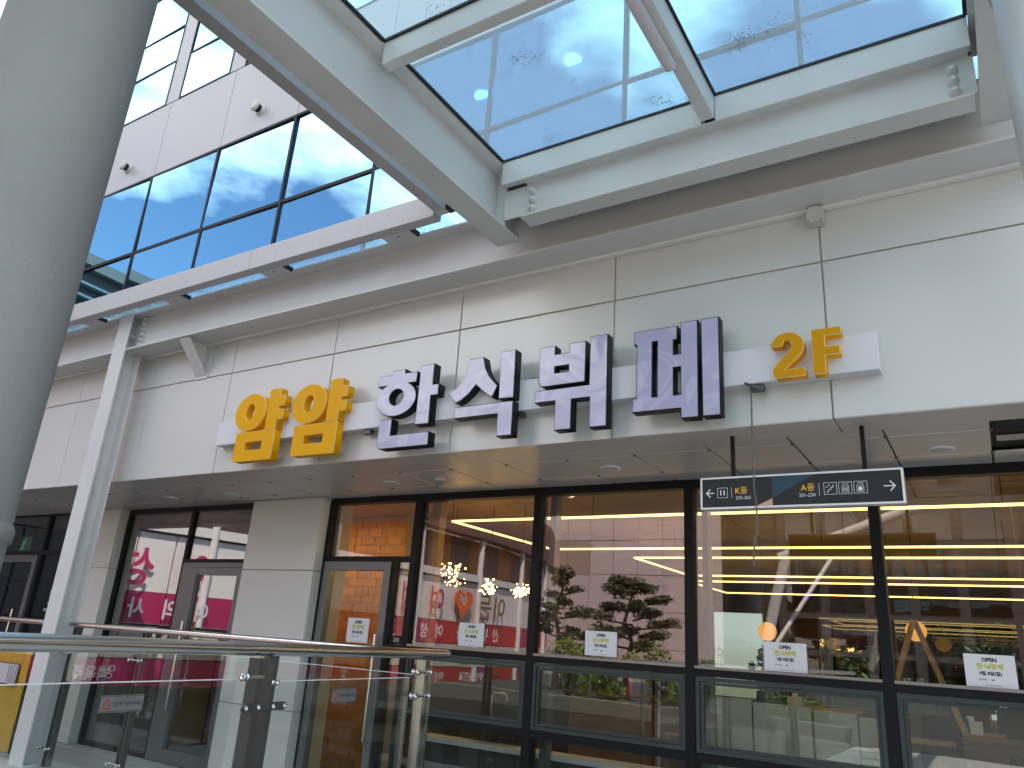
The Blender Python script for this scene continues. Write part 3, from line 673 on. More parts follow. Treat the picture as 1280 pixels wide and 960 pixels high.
letter([crv([(-.992, 3.288), (-.974, 3.329), (-.937, 3.356), (-.885, 3.364), (-.836, 3.344), (-.81, 3.308), (-.806, 3.271), (-.818, 3.233), (-.851, 3.194), (-.896, 3.155), (-.922, 3.131)]) + [(-.808, 3.130), (-.806, 3.086), (-.972, 3.085)] +
        crv([(-.986, 3.11), (-.984, 3.135), (-.972, 3.157), (-.937, 3.195), (-.892, 3.24), (-.874, 3.277), (-.878, 3.306), (-.898, 3.323), (-.917, 3.316), (-.929, 3.287)])], 'och')
# loose cable below the board
cb = thing('hanging_cable', (-1.12, 4.49, 3.07), 'thin grey cable dangling from the sign board past the hanging sign', 'cable')
mb = MB(); pts = [(-1.135, 4.43, 3.09), (-1.137, 4.43, 2.75), (-1.139, 4.43, 2.45), (-1.128, 4.43, 2.33), (-1.133, 4.43, 2.2), (-1.155, 4.432, 2.08), (-1.157, 4.432, 2.0)]
mb.path([Vector(p) for p in crv(pts, 6)] if False else pts, .005, 6); mb.build('cable', CABLE, cb)
mb = MB(); mb.path([(-1.17, 4.44, 3.1), (-1.13, 4.40, 3.07), (-1.10, 4.42, 3.055), (-1.135, 4.43, 3.08)], .009, 6); mb.build('cable_gland', INOXD, cb)

# ------------------------------------------------------------------ hanging wayfinding sign
ws = thing('wayfinding_sign', (-.96, 4.74, 2.48), 'black direction sign in a white frame hung from the soffit on two black rods', 'direction sign')
SX0, SX1, SZ0, SZ1, SY = -1.552, -.380, 2.385, 2.588, 4.72
box('rod', (-1.357, 4.735, SZ1), (-1.335, 4.757, 2.857), BLACK, ws); box('rod', (-.590, 4.735, SZ1), (-.566, 4.757, 2.857), BLACK, ws)
fr = MB(); t = .011
fr.box((SX0, SY-.004, SZ0), (SX1, SY+.055, SZ0+t)); fr.box((SX0, SY-.004, SZ1-t), (SX1, SY+.055, SZ1)); fr.box((SX0, SY-.004, SZ0+t), (SX0+t, SY+.055, SZ1-t)); fr.box((SX1-t, SY-.004, SZ0+t), (SX1, SY+.055, SZ1-t))
fr.build('frame', WHITEP, ws, (SX0, SY, SZ0)); box('panel', (SX0+t, SY, SZ0+t), (SX1-t, SY+.05, SZ1-t), INK, ws)
OF = (0, SY, 0)
def sign_poly(name, sp, mat, k=1): return prism_xz(name, sp, SY-.0015*k, SY-.0002, mat, ws)
def stroke(name, pts, wd, mat, closed=False):
    mb = MB(); n = len(pts)
    for i in range(n if closed else n-1):
        a, b = Vector(pts[i]), Vector(pts[(i+1) % n]); d = (b-a).normalized(); p = Vector((-d.y, d.x))*wd/2; a = a - d*wd/2; b = b + d*wd/2
        q = [a-p, b-p, b+p, a+p]; yb = SY-.0014-.0002*i
        mb.add([(v.x, yb, v.y) for v in q] + [(v.x, SY-.0003, v.y) for v in q], [(0, 1, 2, 3), (7, 6, 5, 4), (0, 4, 5, 1), (1, 5, 6, 2), (2, 6, 7, 3), (3, 7, 4, 0)])
    return mb.build(name, mat, ws, (pts[0][0], SY, pts[0][1]))
def sq(x0, z0, s): return [(x0, z0), (x0+s, z0), (x0+s, z0+s), (x0, z0+s)]
cz = 2.487
stroke('arrow', [(-1.468, cz), (-1.513, cz)], .006, INKW); stroke('arrow', [(-1.491, cz+.024), (-1.514, cz), (-1.491, cz-.024)], .006, INKW)
stroke('icon', sq(-1.442, cz-.031, .062), .002, INKW, True)
stroke('icon', [(-1.422, cz-.012), (-1.422, cz+.012)], .007, INKW); stroke('icon', [(-1.401, cz-.012), (-1.401, cz+.012)], .007, INKW)
stroke('divider', [(-1.354, cz-.035), (-1.354, cz+.033)], .0018, INKW)
text('lettering', 'K동', -1.292, 2.497, .045, INKO, ws, FRONT, OF, .0012, .008); text('lettering', '235-263', -1.282, 2.452, .020, INKW, ws, FRONT, OF, .0012)
sign_poly('colour_field', [[(-1.105, 2.443), (-.855, 2.577), (-1.105, 2.577)]], TEAL); sign_poly('colour_field', [[(-1.205, 2.396), (-1.105, 2.396), (-1.105, 2.441)]], PEACH)
text('lettering', 'A동', -.898, 2.497, .045, INKO, ws, FRONT, OF, .0030, .008); text('lettering', '201-234', -.902, 2.452, .020, INKW, ws, FRONT, OF, .0030)
stroke('divider', [(-.833, cz-.04), (-.833, cz+.034)], .0018, INKW)
for k in range(3):
    x0 = -.806 + .082*k; stroke('icon', sq(x0, cz-.036, .070), .002, INKW, True)
stroke('icon', [(-.795, cz-.022), (-.782, cz-.022), (-.782, cz-.008), (-.768, cz-.008), (-.768, cz+.006), (-.755, cz+.006), (-.755, cz+.02)], .003, INKW)
stroke('icon', [(-.794, cz+.004), (-.774, cz+.022)], .003, INKW)
stroke('icon', sq(-.707, cz-.026, .036), .0025, INKW, True)
for xx in (-.699, -.689, -.679): stroke('icon', [(xx, cz-.018), (xx, cz+.0)], .004, INKW)
stroke('icon', [(-.704, cz+.020), (-.697, cz+.027), (-.690, cz+.020)], .0025, INKW); stroke('icon', [(-.684, cz+.027), (-.677, cz+.020), (-.670, cz+.027)], .0025, INKW)
stroke('icon', sq(-.626, cz-.026, .036), .0025, INKW, True); sign_poly('icon', [[(-.619, cz-.02), (-.597, cz-.02), (-.597, cz-.002), (-.608, cz+.004), (-.619, cz-.002)]], INKW)
stroke('icon', [(-.622, cz+.020), (-.615, cz+.027), (-.608, cz+.020)], .0025, INKW); stroke('icon', [(-.604, cz+.027), (-.597, cz+.020), (-.590, cz+.027)], .0025, INKW)
stroke('arrow', [(-.482, cz), (-.428, cz)], .006, INKW); stroke('arrow', [(-.450, cz+.027), (-.426, cz), (-.450, cz-.027)], .006, INKW)

# ------------------------------------------------------------------ soffit lights
def downlight(x, y, lab, r=.082):
    d = thing('downlight', (x, y, 2.85), lab, 'light', 'round lights in the entrance soffit')
    mb = MB(); lathe(mb, (x, y, 2.862), [(r, 0), (r+.004, -.010), (r-.012, -.014), (r-.02, -.008)], 28); mb.build('ring', WHITEP, d)
    mb = MB(); lathe(mb, (x, y, 2.856), [(r-.013, 0), (r-.016, -.004), (.001, -.004)], 28); mb.build('lens', LENS, d)
downlight(-2.488, 5.362, 'round soffit light below the fourth lavender letter'); downlight(-4.752, 5.373, 'round soffit light above the glass door, below the yellow letters')
downlight(-.211, 5.437, 'round soffit light right of the direction sign rods'); downlight(-7.092, 5.415, 'round soffit light above the pale pillar')
downlight(-8.15, 5.40, 'round soffit light above the dark left store window')
sp = thing('smoke_detector', (-4.167, 5.368, 2.85), 'small white smoke detector on the soffit below the lavender letters', 'detector')
mb = MB(); lathe(mb, (-4.167, 5.368, 2.862), [(.055, 0), (.055, -.014), (.04, -.02)], 20); mb.build('base', WHITEP, sp)
mb = MB(); lathe(mb, (-4.167, 5.368, 2.842), [(.03, 0), (.03, -.025), (.018, -.034)], 16); mb.build('sensor', PM('sensor_grey', (.25, .26, .26), .5), sp)

# ------------------------------------------------------------------ opening notices
def poster(x0, x1, z0, z1, lab, y=WY-.001):
    p = thing('poster', ((x0+x1)/2, y, z0), lab, 'notice', 'white opening notices taped to the glass')
    W_, H_ = x1-x0, z1-z0; cx = (x0+x1)/2; yb = y-.0045
    box('sheet', (x0, y-.004, z0), (x1, y-.001, z1), WHITE, p)
    o = (0, yb+.0002, 0)
    text('lettering', 'OPEN', cx, z1-.165*H_, .13*H_, INK, p, FRONT, o, .0006, .05, W_*.42)
    text('lettering', '한식뷔페', cx, z1-.37*H_, .20*H_, INKY, p, FRONT, o, .0006, .035, W_*.58)
    text('lettering', '9월 8일(월)', cx, z1-.585*H_, .15*H_, INK, p, FRONT, o, .0006, .04, W_*.56)
    text('lettering', '한식뷔페', cx-.17*W_, z1-.77*H_, .06*H_, INK, p, FRONT, o, .0006); box('arrow', (cx+.0*W_, yb-.0005, z1-.79*H_), (cx+.06*W_, yb+.001, z1-.755*H_), INK, p)
    box('rule', (cx-.12*W_, yb-.0005, z0+.06*H_), (cx+.2*W_, yb+.001, z0+.068*H_), INK, p)
    return p
poster(-4.234, -3.96, 1.452, 1.652, 'white opening notice on the first big pane right of the door')
poster(-2.952, -2.667, 1.45, 1.642, 'white opening notice on the pane reflecting the pine tree')
poster(-1.503, -1.206, 1.436, 1.634, 'white opening notice below the left glowing globe lamp')
poster(-.242, .037, 1.435, 1.631, 'white opening notice at the right end, beside the wooden frame')
poster(-5.60, -5.318, 1.41, 1.640, 'white opening notice on the glass door', WY-.0125)

# ------------------------------------------------------------------ railings
def clampbolt(mb, c, ax='y', r=.017, l=.03):
    lathe(mb, c, [(r*.6, -l), (r, -l), (r, -l*.5), (r*.55, -l*.5), (r*.55, l*.5), (r, l*.5), (r, l), (r*.6, l)], 12, ax)
A0, B0 = Vector((-2.6, 1.258)), Vector((-3.161, 4.335)); LEN = (B0-A0).length; ang = math.atan2(B0.y-A0.y, B0.x-A0.x)
r1 = thing('glass_railing', (A0.x, A0.y, 0), 'near glass railing with a shiny steel handrail, running towards the shop', 'railing', 'glass railings with steel handrails', ang)
mb = MB(); mb.tube((-3, 0, 1.404), (LEN-.02, 0, 1.404), .0285, None, 24); mb.ball((LEN-.02, 0, 1.404), .0285, 16, 8); mb.build('handrail', INOX, r1)
def rail_post(r, x, base, top, yo=0.0):
    mb = MB()
    for s in (-1, 1): mb.box((x+s*.05-.014, yo-.03, base), (x+s*.05+.014, yo+.03, top))
    p = mb.build('post', INOXD, r, (x, yo, (base+top)/2))
    mb = MB(); mb.box((x-.13, yo-.043, top-.215), (x+.13, yo-.034, top-.18)); mb.tube((x-.13, yo-.0445, top-.1975), (x-.13, yo-.0325, top-.1975), .0175, None, 16); mb.tube((x+.13, yo-.0445, top-.1975), (x+.13, yo-.0325, top-.1975), .0175, None, 16)
    mb.build('clamp', INOXD, p, (x, yo, top-.2))
    for s in (-.13, -.05, .05, .13):
        mb = MB(); clampbolt(mb, (x+s, yo-.04, top-.1975), 'y', .012, .012); mb.build('bolt', INOX, p, (x+s, yo-.04, top-.1975))
    mb = MB(); mb.tube((x-.15, yo-.03, top-.075), (x-.03, yo-.03, top-.075), .010, None, 10); clampbolt(mb, (x-.15, yo-.03, top-.075), 'x', .016, .016); mb.build('spider_arm', INOX, p, (x-.1, yo, top-.07))
    mb = MB(); clampbolt(mb, (x+.05, yo-.04, top-.1), 'y', .012, .014); mb.build('bolt', INOX, p, (x+.05, yo-.04, top-.1))
    mb = MB(); mb.box((x-.02, yo-.012, top), (x+.02, yo+.012, 1.38)); mb.build('rail_saddle', INOX, p, (x, yo, top))
    return p
rail_post(r1, 1.255, 0, 1.366); rail_post(r1, -.60, 0, 1.366)
box('glass_pane', (-.50, .035, .09), (1.135, .047, 1.275), RAILG, r1); box('glass_pane', (1.375, .035, .09), (2.70, .047, 1.262), RAILG, r1); box('glass_pane', (-2.6, .035, .09), (-.70, .047, 1.275), RAILG, r1)
mb = MB(); mb.box((2.76, -.03, 0), (2.80, .03, 1.366)); mb.box((2.82, -.025, 0), (2.832, .025, 1.366)); p = mb.build('post', INOX, r1, (2.79, 0, .7))
for zz in (1.165, 1.30):
    mb = MB(); mb.tube((2.64, -.03, zz), (2.80, -.03, zz), .010, None, 10); clampbolt(mb, (2.64, -.03, zz), 'y', .02, .02); clampbolt(mb, (2.79, -.045, zz), 'y', .018, .02); mb.build('spider_arm', INOX, p, (2.7, 0, zz))
mb = MB(); q = [(2.85, .06), (2.99, .06), (3.0, .06), (3.01, .05)]
box('glass_pane', (2.85, .035, .09), (2.99, .047, 1.30), RAILG, r1); box('glass_edge', (2.99, .034, .09), (2.996, .048, 1.28), RAILE, r1)
box('kerb_angle', (-3, -.04, 0), (LEN, .06, .02), INOXD, r1)
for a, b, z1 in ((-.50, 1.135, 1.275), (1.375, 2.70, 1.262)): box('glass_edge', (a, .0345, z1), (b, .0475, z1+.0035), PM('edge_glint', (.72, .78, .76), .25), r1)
def sticker(x, z, wd, lab):
    s = thing('warning_sticker', (0, 0, 0), lab, 'sticker', 'warning stickers on the railing glass', ang)
    s.location = r1.location; s.rotation_euler = (0, 0, ang)
    SP = Matrix(((-1, 0, 0, 0), (0, 0, 1, 0), (0, 1, 0, 0), (0, 0, 0, 1)))    # read from the bridge side (local -Y in plan faces it)
    SP = FRONT; h = wd*.30; y = .0335
    box('plate', (x-wd/2, y-.001, z-h/2), (x+wd/2, y+.001, z+h/2), PM('sticker_grey', (.15, .155, .155), .6), s)
    mb = MB(); tx = x-wd*.36; e = h*.30
    tri = [(tx-e, z-e*.8), (tx+e, z-e*.8), (tx, z+e*.9)]
    for i in range(3):
        a, b = Vector(tri[i]), Vector(tri[(i+1) % 3]); d = (b-a).normalized(); n = Vector((-d.y, d.x))*h*.05
        qd = [a-n, b-n, b+n, a+n]; mb.add([(v.x, y-.002, v.y) for v in qd], [(0, 1, 2, 3)])
    mb.build('triangle', INKR, s)
    text('lettering', '난간에 기대지 마시오', x+wd*.12, z, h*.30, INK, s, FRONT, (0, y-.001, 0), .0008, .01, wd*.66); text('lettering', '경고', x+wd*.12, z+h*.32, h*.16, INK, s, FRONT, (0, y-.001, 0), .0008)
    mb = MB()
    for lo, hi in (((x-wd/2+.003, z-h/2+.003), (x+wd/2-.003, z-h/2+.0045)), ((x-wd/2+.003, z+h/2-.0045), (x+wd/2-.003, z+h/2-.003))): mb.box((lo[0], y-.0018, lo[1]), (hi[0], y-.001, hi[1]))
    mb.build('border', INK, s)
sticker(.545, 1.205, .19, 'larger grey warning sticker on the nearest railing pane'); sticker(1.99, 1.185, .22, 'grey warning sticker on the railing pane in front of the door')
r2 = thing('glass_railing', (-8, 4.35, .14), 'far glass railing along the walkway kerb behind the slender post', 'railing', 'glass railings with steel handrails')
mb = MB(); mb.tube((-14, 4.37, 1.398), (-8.02, 4.37, 1.398), .025, None, 20); mb.build('handrail', INOX, r2, (-11, 4.37, 1.4))
mb = MB(); mb.tube((-7.77, 4.37, 1.398), (-3.19, 4.37, 1.398), .025, None, 20); mb.build('handrail', INOX, r2, (-5.5, 4.37, 1.4))
for x in (-12.4, -10.9, -9.4, -7.70, -6.585, -4.9):
    mb = MB(); mb.box((x-.035, 4.385, .14), (x-.023, 4.44, 1.372)); mb.box((x+.023, 4.385, .14), (x+.035, 4.44, 1.372)); p = mb.build('post', INOXD, r2, (x, 4.4, .8))
    for zz in (.30, 1.14):
        for s in (-.07, .07):
            mb = MB(); clampbolt(mb, (x+s, 4.345, zz), 'y', .016, .02); mb.tube((x, 4.385, zz), (x+s, 4.36, zz), .007, None, 8); mb.build('spider_arm', INOX, p, (x+s, 4.345, zz))
for a, b in ((-13.8, -12.43), (-12.37, -10.93), (-10.87, -9.43), (-9.37, -8.03), (-7.76, -6.615), (-6.555, -4.93), (-4.87, -3.35)):
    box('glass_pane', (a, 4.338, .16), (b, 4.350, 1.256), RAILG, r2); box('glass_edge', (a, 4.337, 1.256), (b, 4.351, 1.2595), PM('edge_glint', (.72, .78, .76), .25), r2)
# yellow banner stand on the walkway
bn = thing('banner_stand', (-9.3, 4.7, 0), 'yellow fabric banner stand at the far left behind the railing', 'banner')
mb = MB(); n = 10
vs = [(-9.95 + .93*i/n, 4.72 + .012*math.sin(i*1.9) + .008*math.sin(j*2.3), .08 + 1.16*j/n) for j in range(n+1) for i in range(n+1)]
fs = [(j*(n+1)+i, j*(n+1)+i+1, (j+1)*(n+1)+i+1, (j+1)*(n+1)+i) for j in range(n) for i in range(n)]
mb.add(vs, fs, True); mb.add([(x, y+.012, z) for x, y, z in vs], [tuple(reversed(f)) for f in fs], True); mb.build('banner', BANY, bn)
mb = MB(); mb.tube((-9.02, 4.745, 0), (-9.02, 4.745, 1.26), .012); mb.tube((-9.95, 4.745, 0), (-9.95, 4.745, 1.26), .012); mb.box((-9.97, 4.6, 0), (-9.92, 4.9, .02)); mb.box((-9.05, 4.6, 0), (-9.0, 4.9, .02)); mb.build('stand', BLACKM, bn)
box('print_border', (-9.60, 4.694, .72), (-9.155, 4.698, .94), INK, bn); box('print_field', (-9.59, 4.690, .73), (-9.165, 4.6945, .93), WHITE, bn)
for k in range(4): box('print_rule', (-9.195-.05*k, 4.687, .74), (-9.187-.05*k, 4.6905, .92), INK, bn)

# ------------------------------------------------------------------ inside the restaurant
def led_loop(x0, x1, y0, y1, z, lab):
    l = thing('led_strip_light', (x0, y0, z), lab, 'light', 'yellow light lines under the restaurant ceiling')
    r = .0115
    for a, b in (((x0, y0, z), (x1, y0, z)), ((x0, y0, z), (x0, y1, z)), ((x0, y1, z), (x1, y1, z))):
        mb = MB(); mb.tube(a, b, r, None, 8); mb.build('tube', LEDM, l, Vector(a))
    for xx in (x0, x0+1.6, x0+3.2, x0+4.8):
        for yy in (y0, y1): box('suspension_wire', (xx-.003, yy-.003, z+r), (xx+.003, yy+.003, RZ-.02), BLACKM, l)
led_loop(-4.70, 7, 6.32, 8.45, 2.65, 'yellow light line nearest the glass, highest in view')
led_loop(-3.95, 7, 9.30, 11.42, 2.65, 'yellow light line across the middle of the restaurant ceiling')
led_loop(-4.30, 7, 12.3, 14.45, 2.65, 'yellow light line farthest back under the restaurant ceiling')
for gxx, gz, lab in ((-3.47, 1.985, 'glowing orange globe lamp above the second notice from the right'), (-1.176, 2.098, 'glowing orange globe lamp behind the wooden frame')):
    g = thing('globe_lamp', (gxx, 14, gz), lab, 'lamp', 'glowing globe pendants')
    mb = MB(); mb.ball((gxx, 14, gz), .155, 24, 14); mb.build('globe', GLOBE, g)
    mb = MB(); mb.tube((gxx, 14, gz+.15), (gxx, 14, RZ-.02), .006, None, 6); mb.tube((gxx, 14, gz+.14), (gxx, 14, gz+.19), .03, .02, 10); mb.build('cord', BLACKM, g)
for k, (cx_, cz_) in enumerate(((-5.07, 2.16), (-4.58, 2.05), (-4.18, 2.02))):
    c = thing('chandelier', (cx_, 6.9, cz_), ('sparkling crystal cluster lamp, leftmost and largest', 'sparkling crystal cluster lamp in the middle of its row', 'sparkling crystal cluster lamp right beside the window post')[k], 'chandelier', 'crystal cluster lamps')
    mb = MB(); rr = (.19, .12, .11)[k]
    for i in range(70):
        v = Vector((random.gauss(0, 1), random.gauss(0, 1), random.gauss(0, 1))).normalized()*rr*random.uniform(.3, 1)
        mb.ball((cx_+v.x, 6.9+v.y, cz_+v.z*.8), random.uniform(.0035, .0075), 5, 3)
    tag(mb.build('crystal', SPARK, c), kind='stuff')
    mb = MB(); mb.tube((cx_, 6.9, cz_), (cx_, 6.9, RZ-.02), .006, None, 6)
    for i in range(16):
        v = Vector((random.gauss(0, 1), random.gauss(0, 1), random.gauss(0, 1))).normalized()*rr*.95; mb.tube((cx_, 6.9, cz_), (cx_+v.x, 6.9+v.y, cz_+v.z*.8), .003, None, 4)
    mb.build('stem', BLACKM, c)
for k, (x, y_) in enumerate(((-6.62, 6.62), (-3.42, 6.46), (-1.1, 6.8))):  # the one by the door is added to brighten the brick wall
    d = thing('ceiling_spotlight', (x, y_, 2.88), ('added recessed spotlight brightening the brick wall behind the restaurant door', 'lit recessed spotlight just behind the second big pane', 'lit recessed spotlight behind the direction sign')[k], 'light', 'small recessed spotlights in the restaurant ceiling')
    mb = MB(); lathe(mb, (x, y_, 2.90), [(.05, 0), (.055, -.012), (.04, -.014), (.036, -.004)], 16); mb.build('ring', WHITEP, d)
    mb = MB(); mb.tube((x, y_, 2.893), (x, y_, 2.889), .036, None, 16); mb.build('lens', EM('spot_glow', (1, .78, .48), 150), d)
af = thing('wooden_stand', (-.65, 7.5, 0), 'wooden A-shaped stand just behind the glass at the right', 'stand')
for s in (-1, 1):
    mb = MB(); d = Vector((.155*s, 0, -.46)).normalized(); top = Vector((-.64, 7.5, 1.91)); mb.box((-.02, -.03, 0), (.02, .03, 1)); 
    ln = 1.95; q = Vector((0, 0, 1)).rotation_difference(d)
    mb.v = [q @ Vector((v.x, v.y, v.z*ln)) + top + Vector((0, .035*s, 0)) for v in mb.v]
    mb.build('leg', WOODP, af)
box('crossbar', (-.85, 7.49, .95), (-.43, 7.51, .99), WOODP, af)
def chair():
    c = thing('dining_chair', (0, 0, 0), None, 'chair', 'dark chairs at the restaurant tables')
    box('seat', (-.2, -.2, .43), (.2, .2, .46), BLACKM, c, .01)
    mb = MB()
    n = 6
    for i in range(n):
        t0, t1 = -1+2*i/n, -1+2*(i+1)/n
        a = [(-.2*-t0*-1 if False else .2*t0, .2+.05*(1-t0*t0), .5), (.2*t1, .2+.05*(1-t1*t1), .5), (.17*t1, .24+.05*(1-t1*t1), .82), (.17*t0, .24+.05*(1-t0*t0), .82)]
        mb.add(a, [(0, 1, 2, 3)]); mb.add([(x, y+.015, z) for x, y, z in a], [(3, 2, 1, 0)])
    mb.build('backrest', BLACKM, c)
    for sx in (-1, 1):
        for sy in (-1, 1):
            mb = MB(); mb.tube((.17*sx, .17*sy, .43), (.21*sx, .22*sy, 0), .014, .010, 6); mb.build('leg', BLACKM, c)
    return c
def copy_thing(o, loc, rz, label):
    c = o.copy(); C.objects.link(c); c.location = loc; c.rotation_euler = (0, 0, rz); c['label'] = label; c.scale = o.scale
    for ch in o.children:
        d = ch.copy(); C.objects.link(d); d.parent = c
        for g in ch.children:
            e = g.copy(); C.objects.link(e); e.parent = d
    return c
def table():
    t = thing('dining_table', (0, 0, 0), None, 'table', 'wooden dining tables in the restaurant')
    box('tabletop', (-.6, -.4, .96), (.6, .4, 1.0), WOODP, t, .006)
    for sx in (-1, 1):
        for sy in (-1, 1): box('leg', (.54*sx-.025, .34*sy-.025, 0), (.54*sx+.025, .34*sy+.025, .96), BLACKM, t)
    return t
tb0, ch0 = table(), chair()
spots = [(-.1, 8.6, 0), (2.0, 8.7, 0), (-2.2, 10.6, 0), (.2, 11.3, 0), (2.6, 11.2, 0)]
tl_ = ['wooden dining table nearest the right-hand pane', 'wooden dining table at the right edge behind the glass', 'wooden dining table behind the pale glass screens', 'wooden dining table in the second row near the right', 'wooden dining table in the second row at the far right']
for i, (x, y_, rz) in enumerate(spots):
    if i == 0: tb0.location = (x, y_, 0); tb0['label'] = tl_[0]
    else: copy_thing(tb0, (x, y_, 0), rz, tl_[i])
cl = [(-.55, 7.95, .2+math.pi, 'black dining chair turned to the glass, left one of the near table'), (.15, 7.9, math.pi-.25, 'black dining chair turned to the glass, right one of the near table'), (-.4, 9.25, 0, 'black dining chair behind the near table'), (1.7, 8.0, math.pi, 'black dining chair at the right edge behind the glass'),
      (-2.4, 10.0, math.pi, 'black dining chair behind the pale glass screens'), (0.0, 10.7, math.pi, 'black dining chair at the second row table'), (2.3, 10.6, math.pi, 'black dining chair at the far right of the second row')]
for i, (x, y_, rz, lab) in enumerate(cl):
    ch0.scale = (1, 1, 1.42)
    if i == 0: ch0.location = (x, y_, 0); ch0.rotation_euler = (0, 0, rz); ch0['label'] = lab
    else: copy_thing(ch0, (x, y_, 0), rz, lab)
NAP = [('white napkin box on the near table', -.35, 8.5, WHITEP), ('red tissue box on the near table', .1, 8.7, REDV), ('white napkin box on the table behind the screens', -2.3, 10.5, WHITEP), ('red tissue box on the second row table', .3, 11.2, REDV), ('white napkin box on the right-hand table', 1.8, 8.7, WHITEP)]
for lab, x, y_, m in NAP:
    nb = thing('napkin_box', (x, y_, 1.0), lab, 'box', 'small boxes on the dining tables')
    box('case', (x-.09, y_-.06, 1.001), (x+.09, y_+.06, 1.11), m, nb, .005); box('tissue', (x-.03, y_-.01, 1.1105), (x+.03, y_+.01, 1.15), WHITE, nb)
for k in range(3):
    x = -4.2 + .5*k; bt = thing('bottle', (x, 8.62, 1.04), ('grey bottle standing on the service counter', 'red bottle standing on the service counter', 'green bottle standing on the service counter')[k], 'bottle', 'bottles on the service counter')
    mb = MB(); lathe(mb, (x, 8.62, 1.041), [(.032, 0), (.034, .14), (.014, .2), (.013, .26)], 10); mb.build('body', (INOXD, REDV, LEAFS)[k % 3], bt); mb = MB(); mb.tube((x, 8.62, 1.302), (x, 8.62, 1.325), .014, None, 8); mb.build('cap', BLACKM, bt)
FROST = PM('frosted_screen', (.50, .56, .53), .35, 0, .04, 1)
gp = thing('glass_screen', (-2, 7.6, 0), 'row of pale frosted glass screens standing inside the restaurant', 'screen')
for k, (a, b) in enumerate(((-2.35, -2.03), (-2.02, -1.52), (-1.5, -1.15), (-1.14, -.82))): box('screen_panel', (a, 7.5+.02*k, .35), (b, 7.52+.02*k, 1.16-.02*k), FROST, gp, .003)
box('screen_foot', (-2.38, 7.48, .0), (-.8, 7.62, .35), WOODB, gp)
wb = thing('wooden_crate', (.1, 7.2, 0), 'dark wooden crate with stencilled letters low behind the right pane', 'crate')
box('side', (-.35, 7.0, 0), (.62, 7.05, 1.02), WOODB, wb, .004); box('side', (-.35, 7.55, 0), (.62, 7.6, 1.02), WOODB, wb, .004); box('end', (-.35, 7.052, 0), (-.3, 7.548, 1.02), WOODB, wb); box('end', (.57, 7.052, 0), (.62, 7.548, 1.02), WOODB, wb); box('lid', (-.36, 6.99, 1.021), (.63, 7.61, 1.05), WOODB, wb)
text('lettering', 'NEX', .05, .92, .09, INK, wb, FRONT, (0, 6.999, 0), .001, .02)
ct = thing('service_counter', (-3.4, 8.8, 0), 'dark wooden service counter with shelves behind the low panes', 'counter')
box('body', (-4.4, 8.5, 0), (-2.7, 9.1, 1.0), WOODB, ct, .005); box('worktop', (-4.45, 8.45, 1.001), (-2.65, 9.15, 1.04), WOODB, ct, .004)
for k in range(3): box('shelf', (-3.2, 8.42, .25+.22*k), (-2.72, 8.499, .27+.22*k), WOODP, ct)
pot = thing('sink_tap', (-4.1, 6.5, .75), 'thin steel tap low behind the first pane', 'tap')
mb = MB(); mb.path([(-4.15, 6.45, .80), (-4.15, 6.45, 1.02), (-4.12, 6.45, 1.06), (-4.0, 6.45, 1.05), (-3.98, 6.45, 1.0)], .010, 8); mb.build('spout', INOX, pot)
box('basin', (-4.3, 6.3, .75), (-3.8, 6.6, .80), INOXD, pot)
lw_ = thing('low_ledge', (-3, 6.35, 0), 'white inner window ledge behind the lowest panes', 'ledge'); box('ledge_top', (-4.8, 6.15, .60), (-.7, 6.40, .64), WHITEP, lw_, .004); box('ledge_front', (-4.8, 6.2, 0), (-.7, 6.24, .60), DWALL, lw_)
# left store: ceiling lights; far-left store: exit sign
for k, (x, y_) in enumerate(((-7.8, 6.9), (-8.6, 8.6), (-7.9, 9.4))):
    lp = thing('light_panel', (x, y_, 2.77), ('bright ceiling light panel just behind the left store door', 'ceiling light panel deeper in the left store', 'ceiling light panel at the back of the left store')[k], 'light', 'ceiling light panels in the left store')
    box('frame', (x-.32, y_-.06, 2.775), (x+.32, y_+.06, 2.799), WHITEP, lp); box('diffuser', (x-.30, y_-.045, 2.77), (x+.30, y_+.045, 2.7745), LPAN, lp)
ex = thing('exit_sign', (-14.2, 7.0, 2.4), 'green exit sign with a white running figure in the far left store', 'exit sign')
ex_x, ex_z = -14.55, 2.57
box('box', (ex_x-.16, 7.0, ex_z-.16), (ex_x+.16, 7.04, ex_z+.16), EXITG, ex)
mb = MB()
def seg(a, b, wd):
    a, b = Vector(a), Vector(b); d = (b-a).normalized(); n = Vector((-d.y, d.x))*wd/2
    q = [a-n, b-n, b+n, a+n]; mb.add([(ex_x+v.x, 6.998, ex_z+v.y) for v in q], [(0, 1, 2, 3)])
mb.add([(ex_x+.04+.022*math.cos(t*.5236), 6.998, ex_z+.105+.022*math.sin(t*.5236)) for t in range(12)], [tuple(range(12))])
for a, b, wd in (((.02, .075), (-.02, -.01), .04), ((.02, .07), (.07, .03), .02), ((.02, .07), (-.05, .06), .02), ((-.05, .06), (-.07, .02), .02), ((-.02, -.01), (.04, -.05), .026), ((.04, -.05), (.03, -.11), .024), ((-.02, -.01), (-.06, -.06), .026), ((-.06, -.06), (-.11, -.07), .024)): seg(a, b, wd)
mb.build('running_figure', EXITW, ex)
box('hanger', (ex_x-.01, 7.01, ex_z+.16), (ex_x+.01, 7.03, 2.82), BLACKM, ex)

